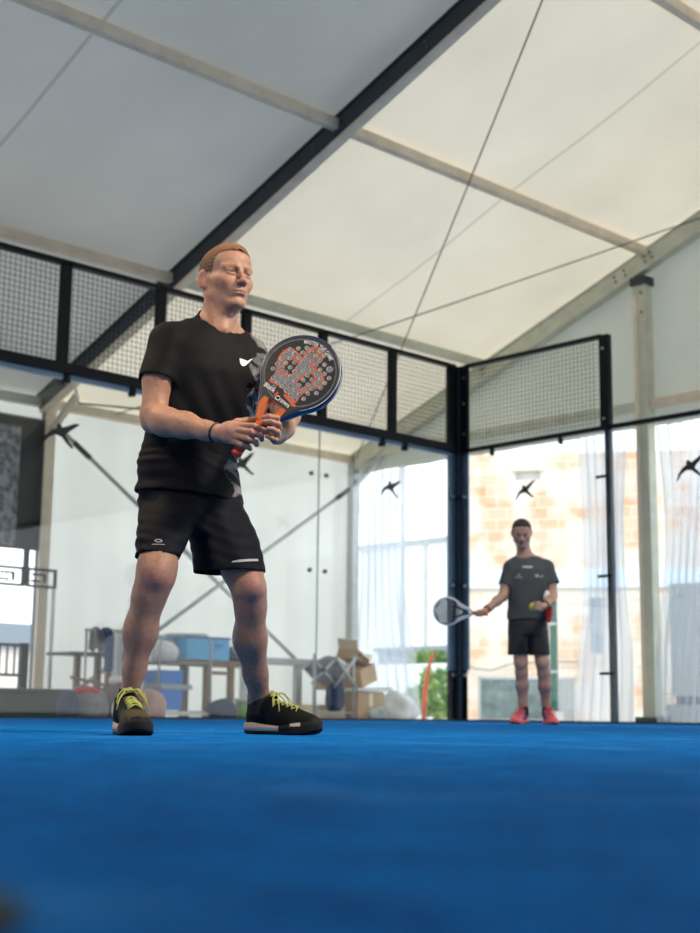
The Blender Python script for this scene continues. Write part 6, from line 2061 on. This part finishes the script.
sock(far, (-0.057, 0.03, 0.07), (-0.058, 0.03, 0.145), 0.044, 0.041); sock(far, (0.146, 0.06, 0.07), (0.144, 0.058, 0.145), 0.044, 0.041)
ORL = mat('orange_lace', (0.85, 0.12, 0.04), 0.6)
SM2 = dict(mat=mat('coral_blue_shoe_upper', (0.8, 0.1, 0.1), 0.6, attr='Col'), upper=(0.09, 0.08, 0.42), toe=(0.75, 0.10, 0.10), patch=None, outsole=mat('coral_outsole', (0.75, 0.12, 0.10), 0.6), midsole=mat('coral_midsole', (0.80, 0.22, 0.20), 0.6), guard=mat('coral_guard', (0.78, 0.14, 0.13), 0.6))
SM2['patch'] = (0.55, 0.08, 0.16)
shoe(far, (-0.040, 0.085, 0.0), radians(155), SM2, ORL, res=0.006, label='coral and blue shoe turned outwards')
shoe(far, (0.146, 0.118, 0.0), radians(184), SM2, ORL, res=0.006, label='coral and blue shoe pointing forwards')
for c, d, r in ((V3(-0.385, -0.190, 0.943), nrm((-0.042, -0.04, -0.03)), 0.030), (V3(0.092, -0.268, 0.981), nrm((-0.05, -0.11, -0.04)), 0.032)):
    u = nrm(np.cross(d, (0, 0, 1))); v = np.cross(d, u)
    mb = MB(); mb.tube([tuple(c + r * cos(a) * u + r * sin(a) * v) for a in np.linspace(0, 2 * pi, 21)[:-1]], 0.006, 8, closed=True)
    mb.build('wristwatch' if c[0] < 0 else 'wristband', BLACKS, far, True)

# ball and far racket, towel in the waistband
bl = Matrix.Translation(far.location) @ Matrix.Rotation(YAW, 4, 'Z')
mb = MB(); mb.ball((0, 0, 0), 0.0335, 24)
ballm = mat('felt_ball', (0.55, 0.80, 0.03), 0.9, color2=(0.70, 0.62, 0.05), nscale=25, bump=0.3, bscale=200)
ob = mb.build('padel_ball', ballm, None, True); ob.location = bl @ Vector(BALL); tag(ob, 'yellow-green ball in the left hand of the far player', 'ball')
mb = MB(); mb.tube([(0.0336 * cos(a) * (0.6 + 0.0), 0.0336 * sin(a), 0.0336 * 0.8 * cos(a)) for a in np.linspace(0, 2 * pi, 25)[:-1]], 0.0012, 5, closed=True)
mb.build('seam', PRINTW, ob, True)
HX = nrm((-0.985, -0.02, 0.055)); N2 = V3(0.03, -0.99, -0.10); N2 = nrm(N2 - HX * (N2 @ HX)); RX2 = np.cross(HX, N2)
h2s = []
for i in range(-7, 8):
    for j in range(-7, 8):
        x, y = i * 0.021, j * 0.0235 + (0.01175 if i % 2 else 0)
        if np.hypot(x, y) < 0.098 and y > -0.045: h2s.append((x, y + 0.333))


def r2col(x, y):
    c = np.tile(np.array((0.30, 0.33, 0.37)), (len(x), 1))
    q = np.hypot(x, y - 0.333)
    c[q > 0.104] = (0.55, 0.58, 0.62)
    v = (y < 0.275) & (np.abs(np.abs(x) - (y - 0.16) * 0.42) < 0.010)
    c[v] = (0.03, 0.035, 0.04)
    c[(q < 0.104) & (y > 0.262)] = (0.02, 0.028, 0.035)
    return c


RM2 = dict(face=mat('pale_racket_print', (0.4, 0.4, 0.4), 0.4, attr='Col'), frame=mat('pale_racket_frame', (0.55, 0.60, 0.66), 0.3), back=mat('pale_racket_back', (0.4, 0.42, 0.45), 0.4), hole=mat('white_hole_rim', (0.75, 0.77, 0.80), 0.5),
           throat=mat('dark_throat', (0.05, 0.05, 0.06), 0.4), grip=mat('orange_red_grip', (0.70, 0.10, 0.03), 0.6), butt=mat('orange_cap', (0.8, 0.15, 0.03), 0.5))
r2k = racket('padel_racket', 'pale grey padel racket with many white holes held out sideways by the far player', RM2, 0.118, 0.333, h2s, r2col, hr=0.0060, res=0.0025)
r2k.matrix_world = bl @ frame_matrix(RX2, HX, N2, V3(-0.385, -0.240, 0.902))
ob = blob('red_towel', (0, 0, 0), (0.035, 0.03, 0.085), FRED, seed=61, flat=False, label='red cloth hanging from the waist of the far player', cat='towel')
ob.location = bl @ Vector((0.148, -0.10, 0.93))
ob = blob('white_cloth', (0, 0, 0), (0.032, 0.03, 0.05), FWHITE, seed=62, flat=False, label='white cloth tucked above the red towel at the far player\'s hip', cat='cloth')
ob.location = bl @ Vector((0.130, -0.115, 1.06))

# white flash on the side of the black shoe, kept with the shoe
GROUPS = {'glass_pane': 'glass panes of the padel court', 'hanging_jacket': 'garments on the low rack', 'sports_bag': 'bags in the heap at the left', 'cardboard_box': 'cardboard boxes by the corner',
          'tent_post': 'tent posts', 'roof_beam': 'roof beams of the tent', 'purlin': 'roof purlins', 'bracing_cable': 'steel cables under the roof', 'film_curtain': 'clear film curtains in the gable openings',
          'plastic_crate': 'blue crates on the trolley', 'plastic_box': 'plastic boxes on the brown table', 'brace_tube': 'diagonal brace tubes', 'mesh_fence': 'wire mesh panels on the court walls', 'leafy_bush': 'bushes outside',
          'base_rail': 'base rails of the court', 'gable_rail': 'gable rails', 'eave_rail': 'eave rails', 'padel_racket': 'padel rackets', 'person': 'padel players'}
for o in bpy.data.objects:
    if o.parent is None and 'label' in o:
        g = GROUPS.get(o.name.split('.')[0])
        if g: o['group'] = g
